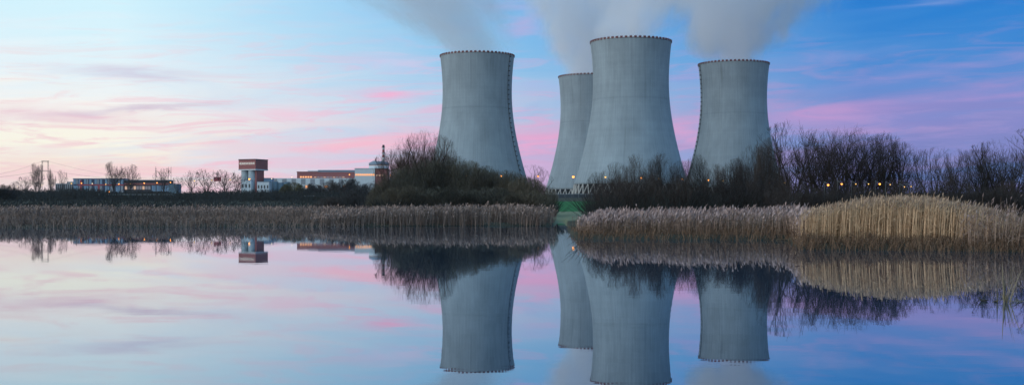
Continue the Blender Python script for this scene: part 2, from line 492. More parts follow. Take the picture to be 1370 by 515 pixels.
# ------------------------------------------------------------------ steam
def plume(px, Y, drift, r0, grow, dens, seed, albedo, H, label):
    m = bpy.data.materials.new('steam_%d' % seed); m.use_nodes = True
    nt = NT(m.node_tree); nt.n.clear()
    t = nt.n.new('ShaderNodeTexCoord')
    x, y, z = nt.sep(t.outputs['Object'])
    zz = nt.m('MAXIMUM', z, 0.0)
    bend = nt.m('POWER', nt.m('DIVIDE', zz, 60.0), 1.15)
    off = nt.m('MULTIPLY', bend, drift * 60.0)
    rad = nt.m('MULTIPLY_ADD', zz, grow, r0)
    ax = nt.m('SUBTRACT', x, off)
    q = nt.m('DIVIDE', nt.m('SQRT', nt.m('ADD', nt.m('MULTIPLY', ax, ax), nt.m('MULTIPLY', y, y))), rad)
    n1 = nt.noise(nt.xyz(nt.m('MULTIPLY_ADD', ax, 0.020, seed * 3.1), nt.m('MULTIPLY', y, 0.020), nt.m('MULTIPLY', z, 0.013)), 1.0, 6, 0.62, 0.9)
    n2 = nt.noise(nt.xyz(nt.m('MULTIPLY_ADD', ax, 0.06, seed * 1.7), nt.m('MULTIPLY', y, 0.06), nt.m('MULTIPLY', z, 0.035)), 1.0, 4, 0.6, 0.3)
    nn = nt.m('ADD', nt.m('MULTIPLY', nt.m('SUBTRACT', n1, 0.5), 2.6), nt.m('MULTIPLY', nt.m('SUBTRACT', n2, 0.5), 1.5))
    shape = nt.mr(nt.m('SUBTRACT', q, nn), 1.05, 0.05, 0.0, 1.0, True)
    edge = nt.mr(q, 1.22, 0.62, 0.0, 1.0, True)
    top = nt.mr(z, H, H * 0.55, 0.0, 1.0, True)
    d = nt.m('MULTIPLY', nt.m('MULTIPLY', nt.m('MULTIPLY', shape, edge), top), dens)
    thin = nt.m('DIVIDE', r0, rad)
    d = nt.m('MULTIPLY', d, nt.m('POWER', thin, 0.55))
    pv = nt.n.new('ShaderNodeVolumePrincipled')
    pv.inputs['Color'].default_value = albedo
    pv.inputs['Anisotropy'].default_value = -0.15
    nt.l.new(d, pv.inputs['Density'])
    mo = nt.n.new('ShaderNodeOutputMaterial'); nt.l.new(pv.outputs[0], mo.inputs['Volume'])
    mb = MB(); n = 32; zs = np.linspace(-6, H, 24)
    for k, z_ in enumerate(zs):
        zp = max(z_, 0.0); o = drift * 60 * (zp / 60.0) ** 1.15
        r_ = (r0 + grow * zp) * 1.22
        if z_ < 0: r_ = min(r_, 39.5)
        for i in range(n):
            a_ = 2 * math.pi * i / n
            mb.v.append((o + r_ * math.cos(a_), r_ * math.sin(a_), z_))
        if k:
            for i in range(n):
                j = (i + 1) % n
                mb.f.append([(k - 1) * n + i, (k - 1) * n + j, k * n + j, k * n + i])
    mb.f.append(list(range(n))[::-1]); mb.f.append([(len(zs) - 1) * n + i for i in range(n)])
    o = link(bpy.data.objects.new('steam_plume', mb.mesh('steam_plume', m)))
    o.location = (X(px, Y), Y, BASE + 156.5)
    m.cycles.volume_step_rate = 1.0
    return tag(o, label, 'steam', 'steam plumes rising from the cooling towers')
plume(638.5, 1310, -0.80, 39, 1.05, 0.032, 6, (0.88, 0.935, 0.985, 1), 190, 'greyish steam drifting up and left from the left cooling tower')
plume(844.0, 1201, 0.25, 37, 0.75, 0.040, 2, (0.955, 0.972, 1.0, 1), 190, 'thin bluish steam rising from the largest middle cooling tower')
plume(981.5, 1385, 0.10, 36, 1.15, 0.070, 3, (0.955, 0.972, 1.0, 1), 190, 'broad white steam spreading above the right cooling tower')
plume(790.0, 1517, -0.05, 38, 0.62, 0.060, 4, (0.955, 0.972, 1.0, 1), 210, 'bright steam column from the farthest, half hidden cooling tower')

# ------------------------------------------------------------------ buildings of the plant
P_ = {
 'white': paint('cladding_white', (0.52, 0.60, 0.66), 0.6, 0.15), 'blue': paint('cladding_blue', (0.16, 0.27, 0.40), 0.5, 0.15),
 'navy': paint('cladding_navy', (0.035, 0.05, 0.10), 0.5, 0.15), 'red': paint('cladding_red', (0.30, 0.05, 0.07), 0.6, 0.2),
 'brown': paint('cladding_brown', (0.26, 0.085, 0.085), 0.7, 0.2), 'grey': paint('cladding_grey', (0.24, 0.27, 0.31), 0.7, 0.2),
 'roof': paint('roof_sheet', (0.16, 0.22, 0.29), 0.5, 0.2), 'teal': paint('tank_teal', (0.08, 0.14, 0.19), 0.5, 0.2),
 'glass': paint('window_glass', (0.03, 0.045, 0.06), 0.15, 0.1, spec=0.6), 'pier': paint('pier_concrete', (0.30, 0.36, 0.40), 0.8, 0.2),
 'pink': paint('window_lit_pink', (0.36, 0.30, 0.32), 0.8, 0.2), 'dark': paint('recess_dark', (0.03, 0.03, 0.04), 0.8, 0.2),  # pink is for window panes: their lit look is put into the colour
 'chimw': paint('chimney_white', (0.55, 0.55, 0.55), 0.7, 0.2), 'chimr': paint('chimney_red', (0.30, 0.05, 0.05), 0.7, 0.2),
}
lit_win = glow('lit_window', (1.0, 0.42, 0.16), 1.3)
lit_soft = glow('lit_window_pale', (1.0, 0.62, 0.42), 0.55)
def bx(name, parent, mat, x0, x1, y0, y1, z0, z1):
    return part(name, MB().box(x0, x1, y0, y1, z0, z1).mesh(name, mat), parent)

# long office block
Y = 1200.0; s = Y / F
def zz(py): return Z(py, Y) - BASE
ox_ = X(165, Y)
def lx(px): return X(px, Y) - ox_
root = thing('office_building', 'long low office block with blue and dark red facade strips', 'building', (ox_, Y, BASE))
bx('wall', root, P_['navy'], lx(98), lx(166), 0, 16, -0.5, zz(239.5))
wall_o = bx('wall', root, P_['dark'], lx(166.1), lx(226), 0.5, 16, -0.5, zz(241.5))
bx('wall', root, P_['teal'], lx(226.1), lx(237), -1, 15, -0.5, zz(246))
bx('roof', root, P_['roof'], lx(97.5), lx(166.2), -0.5, 16.5, zz(239.5) + .01, zz(238.7))
bx('roof', root, P_['roof'], lx(166.3), lx(226.5), -0.2, 16.5, zz(241.5) + .01, zz(240.6))
npan = 19
for k in range(npan):
    a0 = 98.4 + k * (67.0 / npan); a1 = a0 + 67.0 / npan * (0.62 if k % 2 else 0.86)
    bx('facade_panel', root, [P_['blue'], P_['grey'], P_['blue'], P_['navy']][k % 4], lx(a0), lx(a1), -0.35, -0.01, zz(246.3), zz(240.0))
    bx('facade_panel', root, [P_['blue'], P_['navy'], P_['grey'], P_['blue']][(k * 3) % 4], lx(a0), lx(a1), -0.35, -0.01, zz(257.5), zz(248.6))
bx('red_band', root, P_['red'], lx(104), lx(166), -0.55, -0.02, zz(248.3), zz(246.6))
for px in (107, 131): bx('red_panel', root, P_['red'], lx(px), lx(px + 2.6), -0.6, -0.02, zz(257), zz(248.4))
bx('red_panel', root, P_['red'], lx(107), lx(109.6), -0.6, -0.02, zz(246.5), zz(241))
bx('red_band', root, P_['brown'], lx(166.3), lx(226), 0.0, 0.45, zz(247.3), zz(245.0))
for k in range(9):
    a0 = 167 + k * 3.9
    bx('window', wall_o, P_['pink'] if k % 3 else lit_soft, lx(a0), lx(a0 + 3.0), 0.1, 0.46, zz(253.5), zz(249.0))
for k in range(7):
    a0 = 203 + k * 3.3
    bx('window', wall_o, P_['blue'], lx(a0), lx(a0 + 2.7), 0.1, 0.46, zz(256), zz(248.2))
root = thing('annex_building', 'pale grey annex with vertical slots at left end of office block', 'building', (lx(85) + ox_, Y + 4, BASE))
def l2(px): return X(px, Y + 4) - X(85, Y + 4)
bx('wall', root, P_['grey'], l2(72), l2(87.5), 0, 12, -0.5, zz(246))
bx('wall', root, P_['grey'], l2(87.6), l2(97.5), 0, 12, -0.5, zz(243.5))
bx('roof', root, P_['white'], l2(71.5), l2(87.7), -0.3, 12.3, zz(246) + .01, zz(245.4))
bx('roof', root, P_['white'], l2(87.8), l2(97.4), -0.3, 12.3, zz(243.5) + .01, zz(242.9))
for k in range(9): bx('window', root, P_['dark'], l2(73 + k * 2.7), l2(74.0 + k * 2.7), -0.15, -0.01, zz(254), zz(246.8))

# concrete tower with overhanging head
Y = 1250.0
root = thing('silo_tower', 'square red-brown headed concrete tower on tall pale piers', 'tower building', (X(334.5, Y), Y + 16, BASE), R(-24))
def zt(py): return Z(py, Y) - BASE
h = 11.0
head_o = bx('head', root, P_['brown'], -h, h, -h, h, zt(226.2), zt(213.6))
bx('head_trim', root, P_['white'], -h - .25, h + .25, -h - .25, h + .25, zt(227.6), zt(226.2) - .01)
bx('roof', root, P_['dark'], -h - .3, h + .3, -h - .3, h + .3, zt(213.6) + .01, zt(212.6))
for k in range(8):
    a0 = -h + 1.2 + k * 2.5
    bx('window', head_o, P_['glass'], a0, a0 + 2.0, -h - .12, -h - .01, zt(220.0), zt(217.0))
    bx('window', head_o, P_['white'], -h - .12, -h - .01, a0, a0 + 1.9, zt(219.2), zt(217.4))
for (qx, qy) in ((-6.1, -6.1), (3.4, -6.6), (-6.1, 3.6), (3.4, 3.6)):
    part('pier', MB().lathe([(4.1, -0.5), (4.1, zt(227.65))], 20, (qx, qy)).mesh('pier', P_['pier'], True), root)
bx('core', root, P_['brown'], 6.4, 9.6, -7.5, 6, -0.5, zt(227.65))
bx('core', root, P_['dark'], -5, 6.3, -2, 5, -0.5, zt(227.7))
# small plant buildings and tanks at its foot
def small_block(px0, px1, ptop, Y, mat, label, name='plant_shed', depth=9, roofmat='roof'):
    c = (px0 + px1) / 2; wd = (px1 - px0) * Y / F / 2; hz = Z(ptop, Y) - BASE
    r_ = thing(name, label, 'building', (X(c, Y), Y, BASE))
    wall_o = bx('wall', r_, mat, -wd, wd, 0, depth, -0.5, hz)
    bx('roof', r_, P_[roofmat], -wd - .3, wd + .3, -.3, depth + .3, hz + .01, hz + .55)
    n = max(2, int((px1 - px0) / 4))
    for k in range(n):
        a0 = -wd + (k + .25) * 2 * wd / n
        bx('window', wall_o, P_['glass'], a0, a0 + wd / n, -.12, -.01, hz * .5, hz * .75)
    return r_
small_block(322.5, 336, 241.5, 1232, P_['white'], 'small white shed at foot of the red-brown headed tower')
small_block(344, 360, 243.5, 1228, P_['white'], 'small pale blue shed right of the red-brown headed tower')
small_block(353, 364, 238.8, 1262, P_['blue'], 'blue plant house behind the pale shed')
for (px, ptop, r_, lab) in ((368, 243, 3.6, 'leftmost of three blue storage tanks'), (376, 244.5, 3.4, 'middle one of three blue storage tanks'), (384, 243.5, 3.8, 'rightmost of three blue storage tanks')):
    Yt = 1240; hz = Z(ptop, Yt) - BASE
    o = thing('storage_tank', lab + ' beside the tower', 'tank', (X(px, Yt), Yt, BASE), 0, 'blue storage tanks')
    part('tank_wall', MB().lathe([(r_, -.5), (r_, hz - .8)], 20).mesh('tank_wall', P_['teal'], True), o)
    roof_o = part('tank_roof', MB().lathe([(r_ + .1, hz - .79), (r_ * .5, hz - .2), (.3, hz)], 20).mesh('tank_roof', P_['blue'], True), o)
    part('railing', ring_mesh('railing', steel, r_, hz - .3, hz + .1, 16, 1.0, .08, .08), roof_o)

# turbine halls and reactor
Y = 1700.0
def yh(py): return Z(py, Y) - BASE
ox_ = X(450, Y)
root = thing('turbine_hall', 'long white hall with red-brown upper storey and blue roof', 'building', (ox_, Y, BASE))
bx('wall', root, P_['white'], X(364, Y) - ox_, X(530, Y) - ox_, 0, 40, -0.5, yh(238.5))
def l3(px): return X(px, Y) - ox_
wall_o = bx('upper_wall', root, P_['brown'], l3(396), l3(474.4), 8, 40, yh(238.6), yh(230.2))
bx('roof', root, P_['roof'], l3(424), l3(474.6), 10, 40, yh(230.1), yh(227.2))
bx('roof', root, P_['brown'], l3(395.5), l3(423.8), 7.5, 40, yh(230.1), yh(229.3))
bx('roof', root, P_['white'], l3(410), l3(423), 12, 30, yh(229.2), yh(227.9))
for k in range(5): bx('window', wall_o, lit_win, l3(400 + k * 3.4), l3(402.4 + k * 3.4), 7.8, 7.99, yh(237.6), yh(235.6))
for k in range(10): bx('window', wall_o, P_['pink'] if k % 3 else lit_soft, l3(419 + k * 4.2), l3(422 + k * 4.2), 7.8, 7.99, yh(237.6), yh(236.2))
for k in range(26): bx('facade_panel', root, P_['white'] if k % 2 else P_['grey'], l3(365 + k * 6.3), l3(370.8 + k * 6.3), -0.3, -0.01, yh(247), yh(239.4))
for k in range(14): bx('window', root, lit_win if k % 3 == 1 else P_['glass'], l3(400 + k * 8.5), l3(404.5 + k * 8.5), -0.3, -0.01, yh(251.5), yh(248.2))
root = thing('auxiliary_building', 'white windowed block with orange lit strip beside the turbine hall', 'building', (X(493, Y - 20), Y - 20, BASE))
def l4(px): return X(px, Y - 20) - X(493, Y - 20)
wall_o = bx('wall', root, P_['white'], l4(474.6), l4(501.5), 0, 18, -0.5, yh(226.4))
bx('wall', root, P_['brown'], l4(501.6), l4(518), 1, 18, -0.5, yh(226.4))
bx('roof', root, P_['white'], l4(474), l4(501.4), -0.5, 18.5, yh(226.39), yh(225.7))
bx('roof', root, P_['dark'], l4(501.5), l4(518.5), -0.5, 18.5, yh(226.39), yh(225.9))
for k in range(9): bx('window', wall_o, lit_win, l4(475.6 + k * 2.9), l4(477.8 + k * 2.9), -0.2, -0.01, yh(235.6), yh(233.2))
for k in range(3): bx('window', root, lit_soft, l4(503 + k * 4), l4(506 + k * 4), .8, .99, yh(236), yh(234.2))
Yr = 1740.0
root = thing('reactor_building', 'blue-white stepped reactor building below the striped chimney', 'building', (X(507, Yr), Yr, BASE))
def zr(py): return Z(py, Yr) - BASE
part('wall', MB().lathe([(15.0, -0.5), (15.0, zr(222.2))], 32).mesh('wall', P_['white'], True), root)
part('lit_gallery', MB().lathe([(14.8, zr(222.25)), (14.8, zr(221.7))], 32).mesh('lit_gallery', lit_soft, True), root)
part('upper_wall', MB().lathe([(15.0, zr(221.65)), (15.0, zr(218.4)), (13.6, zr(217.6))], 32).mesh('upper_wall', P_['roof'], True), root)
dome_o = part('dome', MB().lathe([(13.5, zr(217.65)), (11.5, zr(216.6)), (8, zr(216.0)), (2, zr(215.8))], 32).mesh('dome', P_['roof'], True), root)
for k, q in enumerate((-9, -5.5, 4.5)): bx('roof_vent', dome_o, P_['white'], q, q + 1.8, -5, -3, zr(216.7), zr(215.2))
Yc = 1760.0
root = thing('chimney', 'thin red and white striped vent chimney', 'chimney', (X(513, Yc), Yc, BASE))
ys = [252, 217, 210.5, 207.5, 204.0, 200.5, 197.2, 194.0]
for k in range(len(ys) - 1):
    r0_ = 2.1 - 0.06 * k; mt = [P_['chimw'], P_['chimw'], P_['chimr'], P_['chimw'], P_['chimr'], P_['chimw'], P_['dark']][k]
    part('chimney_band', MB().lathe([(r0_, Z(ys[k], Yc) - BASE), (r0_ - .05, Z(ys[k + 1], Yc) - BASE - .02)], 16).mesh('chimney_band', mt, True), root)
part('platform', MB().lathe([(2.9, Z(197.4, Yc) - BASE), (2.9, Z(196.9, Yc) - BASE)], 16).mesh('platform', P_['dark']), root)
part('platform', MB().lathe([(2.9, Z(205, Yc) - BASE), (2.9, Z(204.6, Yc) - BASE)], 16).mesh('platform', P_['dark']), root)

# lattice pylon with its cables
Y = 1320.0
root = thing('lattice_pylon', 'tall steel lattice portal pylon behind the left bare trees', 'pylon', (X(60.5, Y), Y, BASE), R(8))
def zp(py): return Z(py, Y) - BASE
sp = 3.0
for s in (-1, 1):
    for q in (-1, 1):
        part('leg', MB().bar((s * sp * 1.5 + q * .9, q * .9, -0.5), (s * sp + q * .35, q * .35, zp(215.5)), 0.24, 0.18, 4).mesh('leg', steel), root)
for k in range(9):
    z0 = zp(252) + (zp(216) - zp(252)) * k / 9; z1 = zp(252) + (zp(216) - zp(252)) * (k + 1) / 9
    a_ = 1 if k % 2 else -1
    for s in (-1, 1):
        part('brace', MB().bar((s * sp * (1.45 - .05 * k) - a_ * .7, 0, z0), (s * sp * (1.4 - .05 * k) + a_ * .6, 0, z1), 0.13, n=4).mesh('brace', steel), root)
for (py, wd) in ((215.5, 4.0), (228.3, 6.0)):
    part('crossarm', MB().bar((-wd, 0, zp(py)), (wd, 0, zp(py)), 0.34, n=4).bar((-wd, 0, zp(py + 1.2)), (wd, 0, zp(py + 1.2)), .2, n=4).mesh('crossarm', steel), root)
def mast(px, ptop, Y, r_, label, arm=0.0):
    gz_ = gz(X(px, Y), Y)
    o = thing('antenna_mast', label, 'mast', (X(px, Y), Y, gz_))
    hz = Z(ptop, Y) - gz_
    part('pole', MB().bar((0, 0, -.5), (0, 0, hz), r_, r_ * .6, 6).mesh('pole', steel), o)
    part('tip', MB().bar((0, 0, hz), (0, 0, hz + 1.5), r_ * .3, r_ * .2, 4).mesh('tip', steel), o)
    for k in range(3):
        part('bracket', MB().bar((-.9, 0, hz - 1 - 2.2 * k), (.9, 0, hz - 1 - 2.2 * k), r_ * .5, n=4).mesh('bracket', steel), o)
mast(208.5, 224.5, 1185, 0.42, 'single dark mast above the roof of the office block')
mast(225.5, 224.5, 1225, 0.28, 'thinner left one of twin masts right of office block roof')
mast(228.8, 224, 1225, 0.28, 'thinner right one of twin masts right of office block roof')
mast(67.5, 226, 1300, 0.3, 'slim pole just right of the lattice pylon')
def cable(pts, sag, r_, label):
    o_ = Vector(pts[0]); q_ = Vector(pts[1]); mb = MB(); prev = None
    for k in range(17):
        u = k / 16; p = o_.lerp(q_, u); p.z -= sag * 4 * u * (1 - u)
        if prev is not None: mb.bar(prev, p, r_, n=4)
        prev = p
    tag(link(bpy.data.objects.new('power_cable', mb.mesh('power_cable', steel))), label, 'cable', 'overhead power cables')
pz = Vector((X(60.5, 1320), 1320, 0))
cable(((X(-140, 1250), 1250, Z(226, 1250)), (pz.x - 5.5, 1319, BASE + zp(228.6))), 9, .11, 'lower overhead cable running left from the pylon')
cable(((X(-140, 1250), 1250, Z(218, 1250)), (pz.x - 3.6, 1319.2, BASE + zp(216))), 16, .09, 'upper overhead cable running left from the pylon')
cable(((pz.x + 5.5, 1321, BASE + zp(228.6)), (X(330, 1420), 1420, Z(236, 1420))), 8, .10, 'lower overhead cable running right from the pylon over the office')
cable(((pz.x + 3.6, 1321.2, BASE + zp(216)), (X(330, 1424), 1424, Z(230, 1424))), 14, .08, 'upper overhead cable running right from the pylon over the office')

# dark red billboard
Y = 1100.0; zb = gz(X(291, Y), Y)
root = thing('billboard', 'small dark red board among the bare trees left of tower', 'sign', (X(291, Y), Y, zb))
hw_ = 5 * Y / F
bx('board', root, P_['red'], -hw_, hw_, 0, .3, Z(242.6, Y) - zb, Z(237.4, Y) - zb)
bx('frame', root, P_['dark'], -hw_ - .15, hw_ + .15, .05, .45, Z(237.4, Y) - zb + .01, Z(237.4, Y) - zb + .3)
for q in (-2.4, 2.4): part('post', MB().bar((q, .6, -.4), (q, .6, Z(238, Y) - zb), .14, n=6).mesh('post', steel), root)

# guard rails on the bank and a dark fence under the towers
rail_mat = paint('rail_zinc', (0.20, 0.24, 0.27), 0.5, 0.2, metal=0.5)
def rail(px0, px1, Y, py, label):
    x0, x1 = X(px0, Y), X(px1, Y); zt_ = Z(py, Y)
    g0 = gz((x0 + x1) / 2, Y)
    o = thing('guard_rail', label, 'guard rail', ((x0 + x1) / 2, Y, g0)); hl = (x1 - x0) / 2
    bx('rail', o, rail_mat, -hl, hl, -.1, .05, zt_ - g0 - .35, zt_ - g0)
    n = 12
    for k in range(n + 1):
        q = -hl + 2 * hl * k / n
        part('post', MB().bar((q, .12, gz((x0 + x1) / 2 + q, Y) - g0 - .3), (q, .12, zt_ - g0 + .1), .09, n=6).mesh('post', rail_mat), o)
rail(128, 232, 690, 259.8, 'thin pale guard rail on bank below the office block')
rail(402, 482, 690, 261.6, 'thin pale guard rail on bank below the turbine hall')
fence_mat = paint('fence_dark', (0.030, 0.042, 0.055), 0.7, 0.2)
Y = 860.0
root = thing('perimeter_fence', 'dark panel fence below the cooling towers above the green lawn', 'fence', (X(765, Y), Y, gz(X(765, Y), Y)))
g0 = gz(X(765, Y), Y); step = 5.0
fp = MB().box(0, 4.82, -.05, .05, .12, 2.6).mesh('panel', fence_mat)
fq = MB().bar((0, 0, -.4), (0, 0, 2.9), .11, n=6).mesh('post', rail_mat)
for k in range(-9, 10):
    part('panel', fp, root, loc=(k * step + .09, 0, 0)); part('post', fq, root, loc=(k * step, 0, 0))
bx('rail', root, rail_mat, -9 * step, 10 * step, -.06, -.2, 2.62, 2.95)

# ------------------------------------------------------------------ street lamps
lamp_o = glow('lamp_sodium', (1.0, 0.34, 0.045), 4.5)
lamp_y = glow('lamp_yellow', (1.0, 0.55, 0.10), 2.2)
lamp_w = glow('lamp_white', (1.0, 0.80, 0.55), 2.0)
pole_mat = paint('lamp_pole', (0.10, 0.11, 0.12), 0.5, metal=0.4)
def street_lamp(px, py, Y, kind, label, size=1.0):
    x = X(px, Y); g_ = gz(x, Y); hz = Z(py, Y) - g_
    o = thing('street_lamp', label, 'street lamp', (x, Y, g_), 0, 'lit street lamps around the plant')
    w_ = 1.0 if Y > 300 else .45
    part('pole', MB().bar((0, 1.3, -.3), (0, 1.3, hz + .35), .11 * w_, .07 * w_, 6).mesh('pole', pole_mat), o)
    part('arm', MB().bar((0, 1.3, hz + .3), (0, 0, hz + .5 * min(1, size * 1.1)), .06 * w_, n=6).mesh('arm', pole_mat), o)
    q = size * 1.1
    head_o = part('lamp_head', MB().lathe([(.12 * q, hz + .62 * q), (.34 * q, hz + .5 * q), (.52 * q, hz + .26 * q)], 10).mesh('lamp_head', pole_mat, True), o)
    part('lamp_glass', MB().lathe([(.48 * q, hz + .25 * q), (.50 * q, hz - .05 * q), (.34 * q, hz - .34 * q), (.1 * q, hz - .46 * q)], 10).mesh('lamp_glass', {'o': lamp_o, 'y': lamp_y, 'w': lamp_w}[kind], True), head_o)
for a_ in [
    (3, 249.5, 1150, 'w', 'pale street lamp at the far left edge'), (13, 249, 1180, 'w', 'pale street lamp left of the small far left trees'),
    (23, 249.5, 1160, 'w', 'pale street lamp among the small far left trees'), (56, 247.8, 1150, 'w', 'pale street lamp at foot of the lattice pylon'),
    (69.5, 247.8, 1170, 'w', 'white street lamp right of the lattice pylon'), (95.5, 245.5, 1150, 'y', 'yellow street lamp at the grey annex corner'),
    (109, 245, 1150, 'o', 'bright orange street lamp at left end of blue office facade'), (123.5, 245.6, 1150, 'w', 'whitish lamp before the blue office facade'),
    (141.5, 246.5, 1150, 'y', 'yellow lamp before the blue office facade below a bare tree'), (159, 246.2, 1150, 'o', 'orange lamp below the rounded bare tree by office block'),
    (174.5, 246, 1150, 'y', 'yellow lamp below the conical bare tree by office block'), (193, 245, 1150, 'o', 'orange lamp before the dark half of office block'),
    (210, 244.6, 1150, 'o', 'orange lamp right below the dark single mast'), (228, 244, 1150, 'o', 'orange lamp at right end of office block'),
    (113, 257, 880, 'o', 'low orange lamp on bank below office facade, left one', .7), (146, 256.5, 880, 'o', 'low orange lamp on bank below office facade, right one', .7),
    (260, 242, 1080, 'y', 'yellow lamp among spreading bare trees, left of red board'), (283.5, 241, 1080, 'y', 'yellow lamp touching the left side of dark red board'),
    (308, 240.5, 1080, 'y', 'yellow lamp between red board and red-brown headed tower'), (333.5, 239.5, 1100, 'o', 'big orange lamp before piers of red-brown headed tower', 1.5),
    (363.5, 239, 1200, 'w', 'pale lamp right of the red-brown headed tower'), (390.5, 237, 1300, 'w', 'white lamp at left end of turbine hall'),
    (467.5, 233.6, 1400, 'o', 'orange lamp before the red-brown turbine hall wall', 1.2), (522.5, 234.2, 1000, 'o', 'orange lamp left of the big shrubs below chimney'),
    (623, 235, 700, 'y', 'yellow lamp seen through shrubs before the left cooling tower'), (671, 235.6, 700, 'o', 'orange lamp before right foot of left cooling tower'),
    (720, 235.8, 700, 'o', 'orange lamp in the gap right of left cooling tower'), (767, 236.6, 700, 'o', 'orange lamp at left edge of largest cooling tower', 1.2),
    (810, 237, 700, 'y', 'yellow lamp over the slanting columns of largest cooling tower'), (858, 238, 700, 'o', 'orange lamp before middle of largest cooling tower'),
    (881, 238.5, 700, 'y', 'small yellow lamp right of middle of largest cooling tower', .8), (914, 239.6, 700, 'o', 'bright orange lamp at right edge of largest cooling tower', 1.1),
    (948, 241, 700, 'o', 'orange lamp before left half of right cooling tower'), (967, 241.6, 700, 'y', 'yellow lamp before middle of right cooling tower'),
    (1029, 244.2, 660, 'o', 'orange lamp at right edge of right cooling tower', 1.1), (1050, 244.6, 660, 'y', 'yellow lamp under the sparse tall bare tree'),
    (1108, 247.5, 106, 'o', 'brightest orange lamp among the dense right trees', 0.19), (1126, 246.2, 106, 'o', 'orange lamp just right of the brightest one among right trees', 0.17),
    (1145, 246.2, 106, 'y', 'small yellow lamp over left part of tan reeds', 0.09), (1162, 246.2, 106, 'y', 'small yellow lamp left of the orange lamp over tan reeds', 0.09),
    (1177, 246.2, 106, 'o', 'orange lamp over the middle of tan reeds', 0.16), (1191, 247, 106, 'y', 'small yellow lamp right of the orange lamp over tan reeds', 0.09),
    (1210, 250, 106, 'y', 'left one of two low yellow lamps over tan reeds', 0.09), (1219, 249.6, 106, 'y', 'right one of two low yellow lamps over tan reeds', 0.09)]:
    street_lamp(*a_)

# ------------------------------------------------------------------ bare trees and bushes
def twig_mat(name, c0, c1):
    m, nt, bs = new_mat(name)
    oi = nt.n.new('ShaderNodeObjectInfo')
    t = nt.n.new('ShaderNodeTexCoord')
    n = nt.noise(t.outputs['Object'], 14.0, 3, 0.6)
    f = nt.m('ADD', nt.m('MULTIPLY', n, 0.6), nt.m('MULTIPLY', oi.outputs['Random'], 0.5))
    nt.l.new(nt.mix(f, (*c0, 1), (*c1, 1)), bs.inputs['Base Color'])
    bs.inputs['Roughness'].default_value = 0.9; bs.inputs['Specular IOR Level'].default_value = 0.1
    return m
bark = twig_mat('bark', (0.0245, 0.0210, 0.0189), (0.0455, 0.0385, 0.0336))
twig_dark = twig_mat('twigs_dark', (0.0322, 0.0274, 0.0290), (0.0685, 0.0564, 0.0499))
twig_olive = twig_mat('twigs_olive', (0.0529, 0.0499, 0.0366), (0.1297, 0.1105, 0.0787))
twig_red = twig_mat('twigs_red', (0.0750, 0.0450, 0.0380), (0.1400, 0.0850, 0.0700))
twig_far = twig_mat('twigs_far', (0.0440, 0.0336, 0.0336), (0.0800, 0.0600, 0.0560))

def env_dist(p, d, E_):
    """distance from p along d to the crown's outline (an ellipsoid: centre height, half width, half height)"""
    zc, a_, b_ = E_
    px_, py_, pz_ = p.x / a_, p.y / a_, (p.z - zc) / b_
    qx, qy, qz = d.x / a_, d.y / a_, d.z / b_
    A_ = qx * qx + qy * qy + qz * qz; B_ = px_ * qx + py_ * qy + pz_ * qz; C_ = px_ * px_ + py_ * py_ + pz_ * pz_ - 1
    D_ = B_ * B_ - A_ * C_
    return 0.0 if D_ < 0 else (-B_ + math.sqrt(D_)) / A_
def grow(rnd, starts, levels, E_):
    """starts: (pos, dir, len, radius); levels: dicts per level -> segments by level"""
    segs = [[] for _ in levels]
    todo = [(p, d, L, r, 0) for (p, d, L, r) in starts]
    while todo:
        p, d, L, r, lv = todo.pop()
        P = levels[lv]; n = P['n']; q = p.copy(); dd = d.copy(); pts = [(q.copy(), dd.copy(), r)]
        for k in range(n):
            dd = (dd + Vector((rnd.gauss(0, 1), rnd.gauss(0, 1), rnd.gauss(0, .6))) * P['wob'] + Vector((0, 0, P['up']))).normalized()
            q2 = q + dd * (L / n)
            ra = r * (1 - (1 - P['tip']) * k / n); rb_ = r * (1 - (1 - P['tip']) * (k + 1) / n)
            segs[lv].append((*q, *q2, ra, rb_)); q = q2; pts.append((q.copy(), dd.copy(), rb_))
        if lv + 1 < len(levels):
            for c_ in range(P['kids']):
                u = P['from'] + (1 - P['from']) * (c_ + rnd.random()) / P['kids']
                i = min(int(u * n), n - 1); fr = u * n - i
                pos = pts[i][0].lerp(pts[i + 1][0], fr); base_d = pts[i + 1][1]
                side_ = Vector((rnd.gauss(0, 1), rnd.gauss(0, 1), rnd.gauss(0, 1))); side_ -= base_d * side_.dot(base_d); side_.normalize()
                an = R(rnd.uniform(*P['ang']))
                nd = (base_d * math.cos(an) + side_ * math.sin(an)).normalized()
                if nd.z < -.1: nd.z *= -.4; nd.normalize()
                lo, hi = P['len']
                ll = min(rnd.uniform(lo, hi), env_dist(pos, nd, E_) * rnd.uniform(.7, 1.2))
                if ll > .015: todo.append((pos, nd, ll, pts[i][2] * P['rr'], lv + 1))
    return segs
